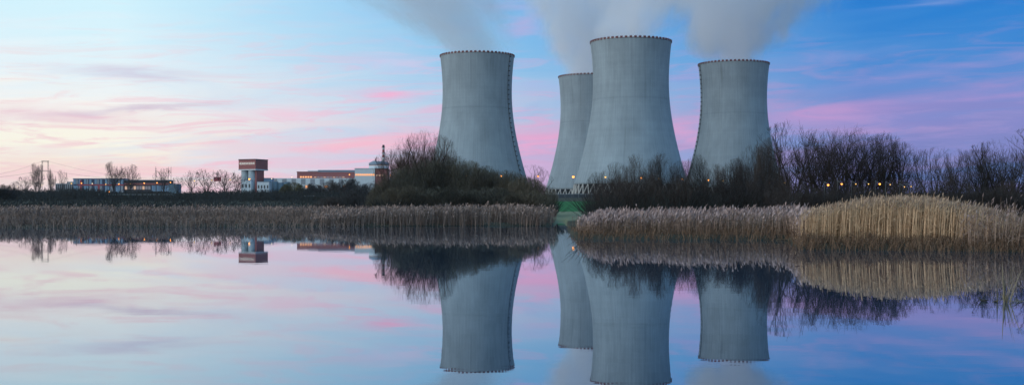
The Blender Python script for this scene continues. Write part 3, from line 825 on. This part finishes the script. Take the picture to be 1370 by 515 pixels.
def seg_mesh(name, segs, mat, sides=3):
    a_ = np.array(segs, dtype=np.float64)
    p0, p1, r0, r1 = a_[:, :3], a_[:, 3:6], a_[:, 6], a_[:, 7]
    d = p1 - p0; d /= np.maximum(np.linalg.norm(d, axis=1, keepdims=True), 1e-9)
    ref = np.where(np.abs(d[:, 2:3]) < 0.9, np.array([[0, 0, 1.0]]), np.array([[1.0, 0, 0]]))
    u = np.cross(d, ref); u /= np.linalg.norm(u, axis=1, keepdims=True); v = np.cross(d, u)
    n = len(a_); V = np.zeros((n, 2 * sides, 3)); Fq = np.zeros((n, sides, 4), dtype=np.int64)
    for k in range(sides):
        t_ = 2 * math.pi * k / sides
        o = u * math.cos(t_) + v * math.sin(t_)
        V[:, k] = p0 + o * r0[:, None]; V[:, sides + k] = p1 + o * r1[:, None]
    bse = (np.arange(n) * 2 * sides)
    if sides == 2:   # thin flat twig, both faces seen
        return mesh_np(name, V.reshape(-1, 3), np.stack([bse, bse + 1, bse + 3, bse + 2], 1), 4, mat)
    for k in range(sides):
        j = (k + 1) % sides
        Fq[:, k] = np.stack([bse + k, bse + j, bse + sides + j, bse + sides + k], 1)
    return mesh_np(name, V.reshape(-1, 3), Fq.reshape(-1, 4), 4, mat)
class Proto: pass
def make_tree(seed, mat, shape='tree', twig=0.0011, split=2):
    """unit plant: height about 1, half width about 0.5"""
    rnd = random.Random(seed)
    V3 = Vector; starts = []
    def aim(ti, a_): return V3((math.sin(ti) * math.cos(a_), math.sin(ti) * math.sin(a_), math.cos(ti)))
    if shape in ('tree', 'sparse', 'slim'):
        E_ = (.53, .48, .47) if shape == 'tree' else (.54, .5, .46)
        nst = {'tree': 9, 'sparse': 7, 'slim': 6}[shape]
        fork = rnd.uniform(.16, .30)
        starts.append((V3((0, 0, -.01)), V3((rnd.gauss(0, .03), rnd.gauss(0, .03), 1)).normalized(), fork + .02, .017))
        for k in range(nst):
            a_ = 2 * math.pi * (k + rnd.uniform(-.35, .35)) / nst; ph = R(78) * math.sqrt(rnd.random()); sr = E_[1] * .96 * math.sin(ph)
            tgt = V3((sr * math.cos(a_), sr * math.sin(a_), E_[0] + E_[2] * math.cos(ph)))
            p = V3((0, 0, fork * rnd.uniform(.55, 1))); d = tgt - p
            starts.append((p, d.normalized(), d.length * rnd.uniform(.70, 1.05), .0105))
        K = {'tree': (11, 8, 5), 'sparse': (8, 6, 5), 'slim': (6, 5, 4)}[shape]
        lv = [dict(n=6, wob=.09, up=.03, tip=.22, kids=K[0], ang=(25, 62), len=(.16, .46), rr=.55, **{'from': .12}),
              dict(n=5, wob=.11, up=.035, tip=.30, kids=K[1], ang=(30, 66), len=(.09, .24), rr=.55, **{'from': .15}),
              dict(n=3, wob=.15, up=.03, tip=.40, kids=K[2], ang=(28, 62), len=(.04, .12), rr=.6, **{'from': .1}),
              dict(n=1, wob=.10, up=.05, tip=.4, kids=0, ang=(20, 50), len=(.05, .1), rr=.7, **{'from': .1})]
    else:   # bush: many stems from the ground
        E_ = (.12, .5, .88)
        dense = shape == 'bush_dense'
        for _ in range(42 if dense else 32):
            a_ = rnd.uniform(0, 2 * math.pi); sr = .46 * math.sqrt(rnd.random())
            tgt = V3((sr * math.cos(a_), sr * math.sin(a_), E_[0] + E_[2] * math.sqrt(1 - (sr / E_[1]) ** 2)))
            rad = sr * rnd.uniform(.2, .7); p = V3((rad * math.cos(a_ + .3), rad * math.sin(a_ + .3), -.01)); d = tgt - p
            starts.append((p, d.normalized(), d.length * rnd.uniform(.7, 1.0), .006))
        lv = [dict(n=5, wob=.08, up=.05, tip=.3, kids=12 if dense else 10, ang=(18, 48), len=(.14, .34), rr=.55, **{'from': .10}),
              dict(n=3, wob=.12, up=.06, tip=.4, kids=7 if dense else 6, ang=(20, 50), len=(.07, .2), rr=.6, **{'from': .1}),
              dict(n=1, wob=.14, up=.05, tip=.4, kids=3, ang=(20, 50), len=(.05, .11), rr=.7, **{'from': .2}),
              dict(n=1, wob=.14, up=.05, tip=.4, kids=0, ang=(20, 50), len=(.05, .1), rr=.7, **{'from': .1})]
        if split == 0: lv = lv[:3]
        split = 1
    segs = grow(rnd, starts, lv, E_)
    segs = [[s_[:6] + (max(s_[6], twig), max(s_[7], twig * .5)) for s_ in l_] for l_ in segs]
    P = Proto(); P.w = .5
    P.trunk = seg_mesh('trunk', [s_ for l_ in segs[:split] for s_ in l_], bark, 5)
    P.crown = seg_mesh('crown', [s_ for l_ in segs[split:] for s_ in l_], mat, 2 + (len(segs) < 4))
    return P
T_dark = [make_tree(11 + i, twig_dark, 'tree') for i in range(2)]
T_sparse = [make_tree(31 + i, twig_dark, 'sparse') for i in range(2)]
T_red = [make_tree(51 + i, twig_red, 'tree') for i in range(2)]
B_olive = [make_tree(71 + i, twig_olive, 'bush_dense', split=1) for i in range(3)]
B_dark = [make_tree(91 + i, twig_dark, 'bush_dense' if i == 2 else 'bush', split=1) for i in range(3)]
T_far = [make_tree(111 + i, twig_far, 'sparse', twig=.0030) for i in range(2)]
T_farw = [make_tree(131 + i, twig_far, 'slim', twig=.0036) for i in range(2)]
rnd = random.Random(4)
def plant(name, protos, px, ptop, wpx, Y, label, group, cat):
    x = X(px, Y); g_ = gz(x, Y); P = rnd.choice(protos)
    hz = (Z(ptop, Y) - g_) * (1.20 if cat == 'bush' and 780 < px < 1040 else 1.08 if cat == 'bush' else 1.08 if px > 1040 else 1.05); wd = wpx * Y / F / 2 * (1.15 if cat == 'bush' else 1.7 if px > 1040 else 1.5 if Y < 400 else 1.15)
    sx = wd / P.w
    o = thing(name, label, cat, (x, Y, g_ - .05), rnd.uniform(0, 6.28), group, (sx, sx, hz))
    a_ = part('trunk' if cat == 'tree' else 'stems', P.trunk, o); b_ = part('crown' if cat == 'tree' else 'twigs', P.crown, o)
    if cat == 'bush': a_['kind'] = b_['kind'] = 'stuff'
    return o
GC = 'bare shrubs and trees in front of the left cooling tower'
for (pr, px, tp, wd, Y, lab) in [
    (T_red, 528, 200, 46, 280, 'reddish bare tree, leftmost of those left of the left cooling tower'), (T_red, 551, 183, 54, 272, 'reddish bare tree next to the leftmost one, beside left cooling tower'),
    (T_red, 573, 177, 58, 268, 'tallest reddish bare tree, overlapping edge of left cooling tower'), (T_sparse, 590, 186, 48, 276, 'bare tree before lower left edge of left cooling tower'),
    (T_sparse, 712, 223, 42, 270, 'small bare tree in the gap right of left cooling tower')]:
    plant('bare_tree', pr, px, tp, wd, Y, lab, GC, 'tree')
for (px, tp, wd, Y, lab) in [
    (516, 246, 52, 262, 'low olive bush at left end of the big shrub mass'), (535, 228, 74, 258, 'rounded olive bush under the reddish trees'),
    (566, 217, 86, 262, 'large olive bush under the tallest reddish tree'), (598, 214, 80, 266, 'tall olive bush before left foot of left cooling tower'),
    (626, 219, 74, 262, 'olive bush before centre left of left cooling tower'), (652, 226, 74, 266, 'olive bush before centre of left cooling tower'),
    (680, 231, 72, 262, 'olive bush before right foot of left cooling tower'), (703, 238, 66, 258, 'olive bush right of left cooling tower foot'),
    (508, 262, 44, 250, 'lowest olive bush at far left of the big shrub mass'), (552, 208, 70, 274, 'olive bush rising among the reddish trees, left'),
    (582, 203, 66, 278, 'olive bush rising among the reddish trees, right'), (614, 214, 60, 272, 'olive bush filling the gap before left foot of left cooling tower'),
    (728, 250, 44, 256, 'small bush at right end of the big shrub mass by the lawn'), (545, 250, 90, 240, 'low wide bush in front of the olive bushes, left'),
    (600, 250, 100, 238, 'low wide bush in front of the olive bushes, middle left'), (655, 252, 100, 238, 'low wide bush in front of the olive bushes, middle right'),
    (705, 256, 80, 236, 'low wide bush in front of the olive bushes, right'), (575, 228, 80, 284, 'shaded bush at back of the shrub mass, left'),
    (640, 228, 84, 286, 'shaded bush at back of the shrub mass, middle'), (690, 236, 80, 284, 'shaded bush at back of the shrub mass, right')]:
    plant('bare_bush', B_olive, px, tp, wd, Y, lab, GC, 'bush')
GM = 'bare bushes in front of the largest and right cooling towers'
for (px, tp, wd, Y, lab) in [
    (800, 240, 44, 146, 'thin low bush right of the lawn, first below largest tower'), (824, 229, 56, 142, 'bare bush before lower left of largest cooling tower'),
    (852, 220, 66, 140, 'rounded bare bush before centre of largest cooling tower'), (884, 219, 66, 142, 'rounded bare bush before centre right of largest cooling tower'),
    (912, 227, 54, 140, 'bare bush before right edge of largest cooling tower'), (932, 220, 52, 144, 'bare bush in gap between largest and right cooling tower'),
    (958, 231, 54, 140, 'bare bush before left half of right cooling tower'), (984, 225, 56, 142, 'bare bush before middle of right cooling tower'),
    (1008, 209, 62, 138, 'tall bare bush before right half of right cooling tower'), (1030, 202, 58, 134, 'tall bare bush at right edge of right cooling tower'),
    (820, 247, 90, 128, 'low dark bush fronting the mid reeds, left'), (868, 243, 100, 126, 'low dark bush fronting the mid reeds, middle left'),
    (920, 244, 100, 126, 'low dark bush fronting the mid reeds, middle'), (970, 245, 100, 126, 'low dark bush fronting the mid reeds, middle right'),
    (1020, 242, 100, 124, 'low dark bush fronting the mid reeds, right')]:
    plant('bare_bush', B_dark, px, tp, wd, Y, lab, GM, 'bush')
GR = 'bare trees behind the tan reeds'
for (pr, px, tp, wd, Y, lab) in [
    (T_sparse, 1057, 172, 74, 116, 'sparse tall bare tree right of right cooling tower, pink sky through it'), (T_dark, 1086, 190, 60, 120, 'bare tree in the dip between sparse tree and dense crowns'),
    (T_dark, 1108, 175, 66, 114, 'dense bare tree, first of the high crowns over tan reeds'), (T_dark, 1132, 173, 66, 118, 'highest dense bare tree over left part of tan reeds'),
    (T_dark, 1158, 181, 66, 114, 'dense bare tree over centre left of tan reeds'), (T_dark, 1182, 187, 62, 118, 'dense bare tree over centre of tan reeds'),
    (T_dark, 1203, 197, 52, 114, 'dense bare tree at right end of the high crowns'), (T_sparse, 1236, 206, 46, 118, 'sparse small bare tree just right of the high crowns'),
    (T_dark, 1272, 202, 40, 112, 'dense dark bare tree standing alone over right part of tan reeds'), (T_sparse, 1296, 207, 44, 118, 'sparse bare tree right of the lone dark one'),
    (T_sparse, 1330, 196, 70, 114, 'spreading bare tree near the right edge'), (T_sparse, 1358, 203, 50, 120, 'thin bare tree behind the spreading one near right edge'),
    (T_sparse, 1252, 204, 50, 112, 'bare tree between the sparse small one and the lone dark one'), (T_dark, 1312, 204, 50, 122, 'darker bare tree behind the gap left of the spreading one'),
    (T_dark, 1348, 206, 56, 124, 'dark bare tree behind the spreading one'),
    (T_sparse, 1398, 176, 90, 108, 'tall bare tree cut by the right picture edge')]:
    plant('bare_tree', pr, px, tp, wd, Y, lab, GR, 'tree')
names_r = ['under the sparse tall tree', 'under the dip between crowns', 'under the first high crown', 'under the highest crown', 'under centre left crown', 'under the centre crown',
           'at right end of the high crowns', 'under the sparse small tree', 'between sparse small and lone dark tree', 'under the lone dark tree', 'right of the lone dark tree', 'under the spreading tree', 'near the right edge', 'at the right edge']
for k, nm in enumerate(names_r):
    px = 1046 + k * 25.5
    plant('bare_bush', B_dark, px, 244 + (k % 3) * 5, 78, 108 - (k % 2) * 9, 'dark undergrowth bush ' + nm, 'undergrowth bushes behind the tan reeds', 'bush')
GF = 'far bare trees along the left skyline'
for (pr, px, tp, wd, Y, lab) in [
    (T_far, 7, 246, 14, 840, 'tiny bare tree at far left edge'), (T_far, 20, 243, 16, 840, 'small bare tree second from far left edge'),
    (T_farw, 34, 236, 22, 830, 'bare tree left of the tall narrow pair'), (T_far, 47, 219, 15, 820, 'left one of the tall narrow bare pair beside pylon'),
    (T_far, 53, 221, 13, 824, 'right one of the tall narrow bare pair beside pylon'), (T_far, 68, 229, 13, 830, 'narrow bare tree just right of pylon'),
    (T_farw, 83, 228, 15, 830, 'wispy bare tree above the grey annex'), (T_far, 152, 217, 27, 900, 'rounded bare tree above office block'),
    (T_far, 175, 221, 24, 900, 'conical bare tree right of the rounded one above office block'), (T_farw, 219, 226, 28, 900, 'bare tree around the twin masts'),
    (T_farw, 237, 237, 18, 880, 'small bare tree at right end of office block'), (T_farw, 256, 229, 26, 840, 'spreading bare tree, first of clump left of red board'),
    (T_farw, 276, 227, 40, 836, 'largest spreading bare tree, leaning over red board'), (T_farw, 301, 228, 38, 840, 'spreading bare tree right of red board'),
    (T_farw, 318, 234, 28, 846, 'spreading bare tree touching the red-brown headed tower')]:
    plant('bare_tree', pr, px, tp, wd, Y, lab, GF, 'tree')
GB = 'shrubs on the bank below the turbine hall'
yel = twig_mat('twigs_yellow', (0.09, 0.085, 0.045), (0.17, 0.15, 0.07))
B_yel = [make_tree(151, yel, 'bush', twig=.004, split=1)]
B_mid = [make_tree(161 + i, twig_dark, 'bush', twig=.003, split=1) for i in range(2)]
for (pr, px, tp, wd, Y, lab) in [
    (B_yel, 392, 245, 36, 760, 'yellowish shrub left below the turbine hall'), (B_mid, 418, 246, 34, 760, 'dark shrub right of the yellowish one'),
    (B_mid, 442, 243, 34, 760, 'dark shrub below centre of the turbine hall'), (B_mid, 468, 239, 40, 740, 'dark shrub below the orange lamp of turbine hall'),
    (B_mid, 496, 245, 36, 740, 'dark shrub below the orange lit strip'), (B_dark, 473, 250, 64, 320, 'rounded grey bush standing before the bank, left of olive bushes'),
    (B_dark, 505, 254, 50, 310, 'grey bush between the rounded one and olive bushes'), (B_dark, 442, 264, 50, 315, 'low grey bush left of the rounded one'),
    (B_mid, -4, 247, 60, 560, 'dark mounded bush at the left picture edge')]:
    plant('bare_bush', pr, px, tp, wd, Y, lab, GB, 'bush')

# dark scrub that covers the far bank: one mass
def scrub(name, px0, px1, Y0, Y1, n, h0, h1, mat, seed, label, spread=.55, r_=.05):
    g_ = np.random.default_rng(seed)
    Yv = Y0 + (Y1 - Y0) * g_.random(n); pxv = px0 + (px1 - px0) * g_.random(n)
    xv = (pxv - CX) * Yv / F; zv = ground_z(xv, Yv)
    hv = h0 + (h1 - h0) * g_.random(n) ** 1.5
    hv *= 0.55 + 0.6 * (0.5 + 0.5 * np.sin(xv * .13 + 1.3 * np.sin(Yv * .05))) + .45 * (0.5 + 0.5 * np.sin(xv * .047 + Yv * .02))
    ln = g_.normal(0, spread, (n, 2)) * hv[:, None]
    st = g_.random(n) * .55
    p0 = np.stack([xv + ln[:, 0] * st, Yv + ln[:, 1] * st, zv - .1 + hv * st * .9], 1)
    p1 = np.stack([xv + ln[:, 0], Yv + ln[:, 1], zv + hv], 1)
    segs = np.concatenate([p0, p1, np.full((n, 1), r_), np.full((n, 1), r_ * .4)], 1)
    o = link(bpy.data.objects.new(name, seg_mesh(name, segs, mat, 3)))
    return tag(o, label, 'scrub', kind='stuff')
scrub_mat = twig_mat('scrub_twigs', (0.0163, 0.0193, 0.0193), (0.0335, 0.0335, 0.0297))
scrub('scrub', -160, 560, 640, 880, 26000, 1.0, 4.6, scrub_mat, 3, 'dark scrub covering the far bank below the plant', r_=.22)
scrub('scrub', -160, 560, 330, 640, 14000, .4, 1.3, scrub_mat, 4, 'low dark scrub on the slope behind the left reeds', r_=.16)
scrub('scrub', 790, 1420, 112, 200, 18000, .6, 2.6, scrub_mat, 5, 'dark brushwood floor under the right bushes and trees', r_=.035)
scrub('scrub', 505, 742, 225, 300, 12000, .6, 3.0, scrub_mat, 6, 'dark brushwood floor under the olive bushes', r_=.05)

# ------------------------------------------------------------------ reeds
def reed_mat(name, stem0, stem1):
    m, nt, bs = new_mat(name)
    at = nt.n.new('ShaderNodeAttribute'); at.attribute_name = 'tint'
    nt.l.new(nt.mix(at.outputs['Fac'], (*stem0, 1), (*stem1, 1)), bs.inputs['Base Color'])
    bs.inputs['Roughness'].default_value = 0.8; bs.inputs['Specular IOR Level'].default_value = 0.15
    return m
def reeds(name, label, pos, H, mats, seed, wid=.012, lean=.07, leaves=3, plume_len=.26, plume_w=.035, plume=True, rough=1.0):
    """pos (n,2), H (n,): stems with bent leaves and drooping seed heads"""
    g_ = np.random.default_rng(seed); n = len(pos)
    z0 = np.maximum(ground_z(pos[:, 0], pos[:, 1]), -.35) - .05
    H = H * g_.normal(1.0, .09, n) * (1 + rough * (.07 * np.sin(pos[:, 0] * 1.9 + 2 * np.sin(pos[:, 1] * .6)) + .06 * np.sin(pos[:, 0] * .55 + pos[:, 1] * .3) + .06 * np.sin(pos[:, 0] * .23 - pos[:, 1] * .11)))
    la = g_.normal(0, lean, (n, 2)) + np.array([.02, 0]); bend = g_.normal(0, lean * .8, (n, 2)) + np.array([.03, 0])
    def at(u):
        u = np.asarray(u)
        return np.stack([pos[:, 0] + H * (la[:, 0] * u + bend[:, 0] * u * u), pos[:, 1] + H * (la[:, 1] * u + bend[:, 1] * u * u), z0 + (H - z0 * 0) * u], 1)
    ori = g_.uniform(0, math.pi, n); du = np.stack([np.cos(ori), np.sin(ori), np.zeros(n)], 1)
    tint = g_.random(n)
    Vs, Fs, Ts = [], [], []; off = 0
    def strip(P, Wd, tn):
        nonlocal off
        k = len(P); cnt = len(P[0]); V = np.zeros((cnt, 2 * k, 3))
        for i in range(k):
            V[:, 2 * i] = P[i][0] - P[i][1] * (Wd[i] * .5)[:, None]; V[:, 2 * i + 1] = P[i][0] + P[i][1] * (Wd[i] * .5)[:, None]
        return V
    def add(points, dirs, widths, tn):
        nonlocal off
        k = len(points); cnt = len(points[0]); V = np.zeros((cnt, 2 * k, 3))
        for i in range(k):
            V[:, 2 * i] = points[i] - dirs * (widths[i] * .5)[:, None]; V[:, 2 * i + 1] = points[i] + dirs * (widths[i] * .5)[:, None]
        b_ = off + np.arange(cnt) * 2 * k
        for i in range(k - 1):
            Fs.append(np.stack([b_ + 2 * i, b_ + 2 * i + 1, b_ + 2 * i + 3, b_ + 2 * i + 2], 1))
        Vs.append(V.reshape(-1, 3)); Ts.append(np.repeat(tn, 2 * k)); off += cnt * 2 * k
    one = np.ones(n)
    add([at(0 * one), at(.5 * one), at(1.0 * one)], du, [wid * one * 1.3, wid * one, wid * .6 * one], tint)
    for _ in range(leaves):
        u = g_.uniform(.2, .85, n); p = at(u); L = g_.uniform(.2, .5, n) * np.minimum(H, 1.6) * .55
        a_ = g_.uniform(0, 2 * math.pi, n); hd = np.stack([np.cos(a_), np.sin(a_), np.zeros(n)], 1)
        up = g_.uniform(.2, .9, n); dr = g_.uniform(-.5, .35, n)
        p1 = p + hd * (L * .5)[:, None]; p1[:, 2] += L * .6 * up
        p2 = p1 + hd * (L * .5)[:, None]; p2[:, 2] += L * .6 * dr
        sd_ = np.stack([-np.sin(a_) * .8, np.cos(a_) * .8, .6 * one], 1)
        add([p, p1, p2], sd_, [wid * .9 * one, wid * 1.3 * one, wid * .2 * one], np.clip(tint + g_.normal(0, .15, n), 0, 1))
    me = mesh_np(name, np.concatenate(Vs), np.concatenate(Fs), 4, mats[0], {'tint': np.concatenate(Ts)})
    o = link(bpy.data.objects.new(name, me)); tag(o, label, 'reeds', kind='stuff')
    if plume:
        Vs, Fs, Ts = [], [], []; off = 0
        keep = np.where(g_.random(n) < .75)[0]
        def sel(a_): return a_[keep]
        tops = sel(at(one * .98)); c_ = len(keep); o1 = np.ones(c_)
        L = g_.uniform(.6, 1.2, c_) * plume_len; drp = np.stack([g_.normal(.35, .3, c_), g_.normal(0, .3, c_), o1], 1)
        drp /= np.linalg.norm(drp, axis=1, keepdims=True)
        for q in (0,):
            a_ = g_.uniform(0, math.pi, c_); dd = np.stack([np.cos(a_), np.sin(a_), 0 * o1], 1)
            mid = tops + drp * (L * .45)[:, None]; end = tops + drp * L[:, None]; end[:, 2] -= L * .12
            add([tops, mid, end], dd, [plume_w * .4 * o1, plume_w * g_.uniform(.7, 1.4, c_), plume_w * .15 * o1], sel(tint))
        me = mesh_np('seed_heads', np.concatenate(Vs), np.concatenate(Fs), 4, mats[1], {'tint': np.concatenate(Ts)})
        h = part('seed_heads', me, o); h['kind'] = 'stuff'
    return o
tan = (reed_mat('reed_tan', (0.38, 0.24, 0.14), (0.80, 0.56, 0.36)), reed_mat('reed_tan_head', (0.22, 0.15, 0.11), (0.40, 0.29, 0.21)))
grey = (reed_mat('reed_grey', (0.12, 0.076, 0.056), (0.40, 0.28, 0.22)), reed_mat('reed_grey_head', (0.17, 0.12, 0.115), (0.43, 0.325, 0.31)))
russet = (reed_mat('reed_russet', (0.07, 0.042, 0.028), (0.22, 0.135, 0.085)), grey[1])
far_ = (reed_mat('reed_far', (0.08, 0.054, 0.044), (0.28, 0.205, 0.17)), reed_mat('reed_far_head', (0.14, 0.10, 0.088), (0.33, 0.25, 0.22)))
rg = np.random.default_rng(21)
def scatter(px0, px1, dmin, dmax, n, clump=0.0, gaps=0.0):
    """random spots between two distances behind the shoreline"""
    px = px0 + (px1 - px0) * rg.random(n)
    if clump:
        cc = px0 + (px1 - px0) * rg.random(max(8, n // 60))
        px = np.where(rg.random(n) < clump, cc[rg.integers(0, len(cc), n)] + rg.normal(0, (px1 - px0) * .004, n), px)
    ends = min((px1 - px0) * .035, 9.0)
    px = px + np.where((px < px0 + ends) | (px > px1 - ends), rg.normal(0, ends * .7, n), 0)
    t_ = np.arctan((px - CX) / F); r_ = shore(np.degrees(t_)) + dmin + (dmax - dmin) * rg.random(n)
    pos = np.stack([r_ * np.sin(t_), r_ * np.cos(t_)], 1)
    if gaps:    # openings and thicker stools in the bed
        k_ = np.sin(pos[:, 0] * .8 + 3 * np.sin(pos[:, 1] * .13)) + np.sin(pos[:, 0] * .31 + pos[:, 1] * .21) + np.sin(pos[:, 1] * .5 + 2 * np.sin(pos[:, 0] * .17))
        ok = rg.random(n) < np.clip(.62 + .3 * k_ * gaps, .06, 1)
        pos, px = pos[ok], px[ok]
    return pos, px
# right: tall tan stand
pos, px = scatter(1072, 1480, 3.0, 12.0, 26000)
topy = np.interp(px, [1060, 1085, 1110, 1150, 1200, 1240, 1290, 1330, 1370, 1480], [284, 276, 270, 264, 261, 262, 269, 277, 286, 292])
d_ = np.hypot(pos[:, 0], pos[:, 1]); Hh = Z(topy, 68.0) - .35
thin = rg.random(len(px)) < np.interp(px, [1250, 1340, 1480], [1, .55, .5])
reeds('reeds', 'tall tan reed stand at the right, brightest of the reed beds', pos[thin], Hh[thin] - .38, tan, 1, wid=.021, leaves=2, plume_len=.24, plume_w=.05, lean=.035, rough=.3)
pos, px = scatter(1066, 1480, -0.6, 4.0, 4200, .35)
reeds('reeds', 'short russet stalks along the water edge of tan reeds', pos, np.interp(px, [1066, 1300, 1480], [.62, .55, .9]) * rg.uniform(.4, 1.1, len(px)), russet, 2, wid=.024, lean=.22, leaves=2, plume=False)
pos, px = scatter(1280, 1480, 0.5, 7.0, 1000, gaps=1.0)
reeds('reeds', 'sparse grey reeds before the tan stand near right edge', pos, rg.uniform(1.2, 2.1, len(px)), grey, 3, wid=.020, lean=.08, leaves=3)
# middle: mauve grey bed with russet foot
pos, px = scatter(782, 1085, 3, 32, 23000, gaps=1.0)
Hm = np.interp(px, [782, 808, 1060, 1085], [.85, 1.25, 1.3, 1.2])
reeds('reeds', 'mauve-grey feathery reed bed below the largest cooling tower', pos, Hm * rg.uniform(.65, 1.18, len(px)), grey, 4, wid=.030, leaves=2, plume_len=.34, plume_w=.085, lean=.09)
pos, px = scatter(764, 1080, -1, 12, 3800, .4)
reeds('reeds', 'broken russet stalks at water edge of mauve-grey reeds', pos, rg.uniform(.2, .75, len(px)) * np.interp(px, [764, 785, 810], [.6, .8, 1.0]), russet, 5, wid=.030, lean=.30, leaves=2, plume=False)
# left: long low bed, taller to the right
pos, px = scatter(-140, 732, 24, 110, 32000, gaps=1.2)
reeds('reeds', 'long pale reed belt along the far left shore', pos, rg.uniform(.95, 1.85, len(px)), far_, 6, wid=.055, leaves=2, plume_len=.4, plume_w=.14, lean=.08)
pos, px = scatter(420, 732, 0, 16, 12000, gaps=1.2)
reeds('reeds', 'upright pale reeds at water edge below the olive bushes', pos, rg.uniform(1.2, 1.95, len(px)) * np.interp(px, [420, 500, 740], [.55, 1, 1]), far_, 7, wid=.05, leaves=2, plume_len=.36, plume_w=.12, lean=.08)
pos, px = scatter(-140, 480, -2, 18, 9000)
reeds('reeds', 'low brown waterside growth in front of the far left reeds', pos, rg.uniform(.35, 1.0, len(px)), far_, 8, wid=.06, lean=.22, leaves=2, plume=False)

# ------------------------------------------------------------------ near things
blade_tan = paint('blade_straw', (0.22, 0.175, 0.105), 0.7, 0.3, 3.0)
blade_dark = paint('blade_dark', (0.08, 0.075, 0.05), 0.8, 0.3, 3.0)
def blade_mesh(p, d, L, wd, droop, mat, n=7):
    V = []; Fc = []; q = Vector(p); d = Vector(d).normalized()
    sd_ = d.cross(Vector((0, 0, 1)));  sd_ = sd_.normalized() if sd_.length > .01 else Vector((1, 0, 0))
    nb = sd_.cross(d).normalized()
    for k in range(n + 1):
        u = k / n; w_ = wd * (1 - u) ** .6 * (.6 + .4 * min(1, u * 5))
        V += [tuple(q - sd_ * w_), tuple(q + nb * w_ * .5), tuple(q + sd_ * w_)]
        if k < n:
            b_ = 3 * k
            Fc += [[b_, b_ + 1, b_ + 4, b_ + 3], [b_ + 1, b_ + 2, b_ + 5, b_ + 4], [b_ + 2, b_, b_ + 3, b_ + 5]]
        d = (d + Vector((0, 0, -droop / n))).normalized(); q = q + d * (L / n)
    me = bpy.data.meshes.new('blade'); me.from_pydata(V, [], Fc); me.update(); me.materials.append(mat)
    return me
Y = 25.2
tx = X(1346, Y)
root = thing('reed_tuft', 'near straw-coloured reed tuft leaning over water at right edge', 'reed tuft', (tx, Y, -0.05))
rr_ = random.Random(9)
for k in range(16):
    dd = (rr_.gauss(.10, .16), rr_.gauss(0, .2), 1)
    part('blade', blade_mesh((rr_.gauss(0, .05), rr_.gauss(0, .1), 0), dd, rr_.uniform(.35, 1.5) * rr_.uniform(.5, 1), .016, rr_.uniform(.1, .9), blade_tan if k % 4 else blade_dark), root)
root = thing('fallen_reed_clump', 'bent pale reed blades lying over the water at right edge', 'reed clump', (X(1372, Y), Y + .2, -0.03))
for k in range(34):
    dd = (-rr_.uniform(.4, 1), rr_.gauss(0, .4), rr_.uniform(.05, .75))
    part('blade', blade_mesh((rr_.uniform(-.2, .4), rr_.gauss(0, .12), 0), dd, rr_.uniform(.35, .8), .016, rr_.uniform(.4, 1.6), blade_tan if k % 3 else blade_dark), root)

# small water birds
feather = paint('feather_dark', (0.022, 0.020, 0.020), 0.7, 0.3, 20.0)
bill = paint('bill_horn', (0.10, 0.08, 0.05), 0.5)
def duck(px, py, length, rz, label, tuck=False):
    Yd = EYE * F / (py - HZ)
    o = thing('duck', label, 'duck', (X(px, Yd), Yd, 0.0), rz, 'small dark ducks on the water')
    k = length
    me = bpy.data.meshes.new('body')
    if tuck: vs = [(-.5, 0, .15), (-.3, 0, .10), (0, 0, .09), (.25, 0, .11), (.36, 0, .22), (.40, 0, .30), (.50, 0, .30)]
    else: vs = [(-.52, 0, .17), (-.32, 0, .11), (0, 0, .10), (.26, 0, .12), (.38, 0, .28), (.42, 0, .44), (.54, 0, .45)]
    vs = [(x_ * k, y_ * k, z_ * k) for x_, y_, z_ in vs]
    me.from_pydata(vs, [(i, i + 1) for i in range(len(vs) - 1)], []); me.update()
    b_ = part('body', me, o, feather)
    sk = b_.modifiers.new('skin', 'SKIN')
    if not me.skin_vertices: pass
    rads = [(.04, .03), (.14, .11), (.21, .17), (.17, .15), (.075, .075), (.095, .09), (.05, .045)]
    lay = me.skin_vertices[0].data if len(me.skin_vertices) else None
    if lay:
        for i, (a_, c_) in enumerate(rads): lay[i].radius = (a_ * k, c_ * k)
        lay[2].use_root = True
    b_.modifiers.new('sub', 'SUBSURF').levels = 2; b_.modifiers['sub'].render_levels = 2
    hx, hz_ = vs[-1][0], vs[-1][2]
    part('bill', MB().bar((hx + .01 * k, 0, hz_), (hx + .15 * k, 0, hz_ - .03 * k), .032 * k, .012 * k, 6).mesh('bill', bill), o)
duck(1316, 403, .19, R(160), 'dark small duck with raised head, left one by the near reeds')
duck(1332.5, 403.5, .13, R(10), 'smaller dark duck sitting low, right one by the near reeds', True)
# drifting branch at the foot of the reeds
Yb = EYE * F / (321.5 - HZ)
root = thing('driftwood_branch', 'pale bare branch floating where grey and tan reeds meet', 'branch', (X(1048, Yb), Yb, .03), R(4))
part('limb', MB().bar((-.45, 0, .02), (.1, .03, .05), .022, .018).bar((.1, .03, .05), (.42, -.02, .04), .018, .008).mesh('limb', blade_tan), root)
part('twig', MB().bar((.02, .02, .05), (.25, .1, .20), .010, .004).mesh('twig', blade_tan), root)

# ------------------------------------------------------------------ evening air
m = bpy.data.materials.new('haze'); m.use_nodes = True
hn = m.node_tree.nodes; hn.clear()
pv = hn.new('ShaderNodeVolumePrincipled'); pv.inputs['Color'].default_value = (0.80, 0.90, 1.0, 1); pv.inputs['Density'].default_value = HAZE
mo = hn.new('ShaderNodeOutputMaterial'); m.node_tree.links.new(pv.outputs[0], mo.inputs['Volume'])
hz_ = link(bpy.data.objects.new('haze', MB().box(-4600, 4600, -4600, 4600, -3.5, 400).mesh('haze', m)))
tag(hz_, 'thin bluish evening haze over pond and plant', kind='stuff')
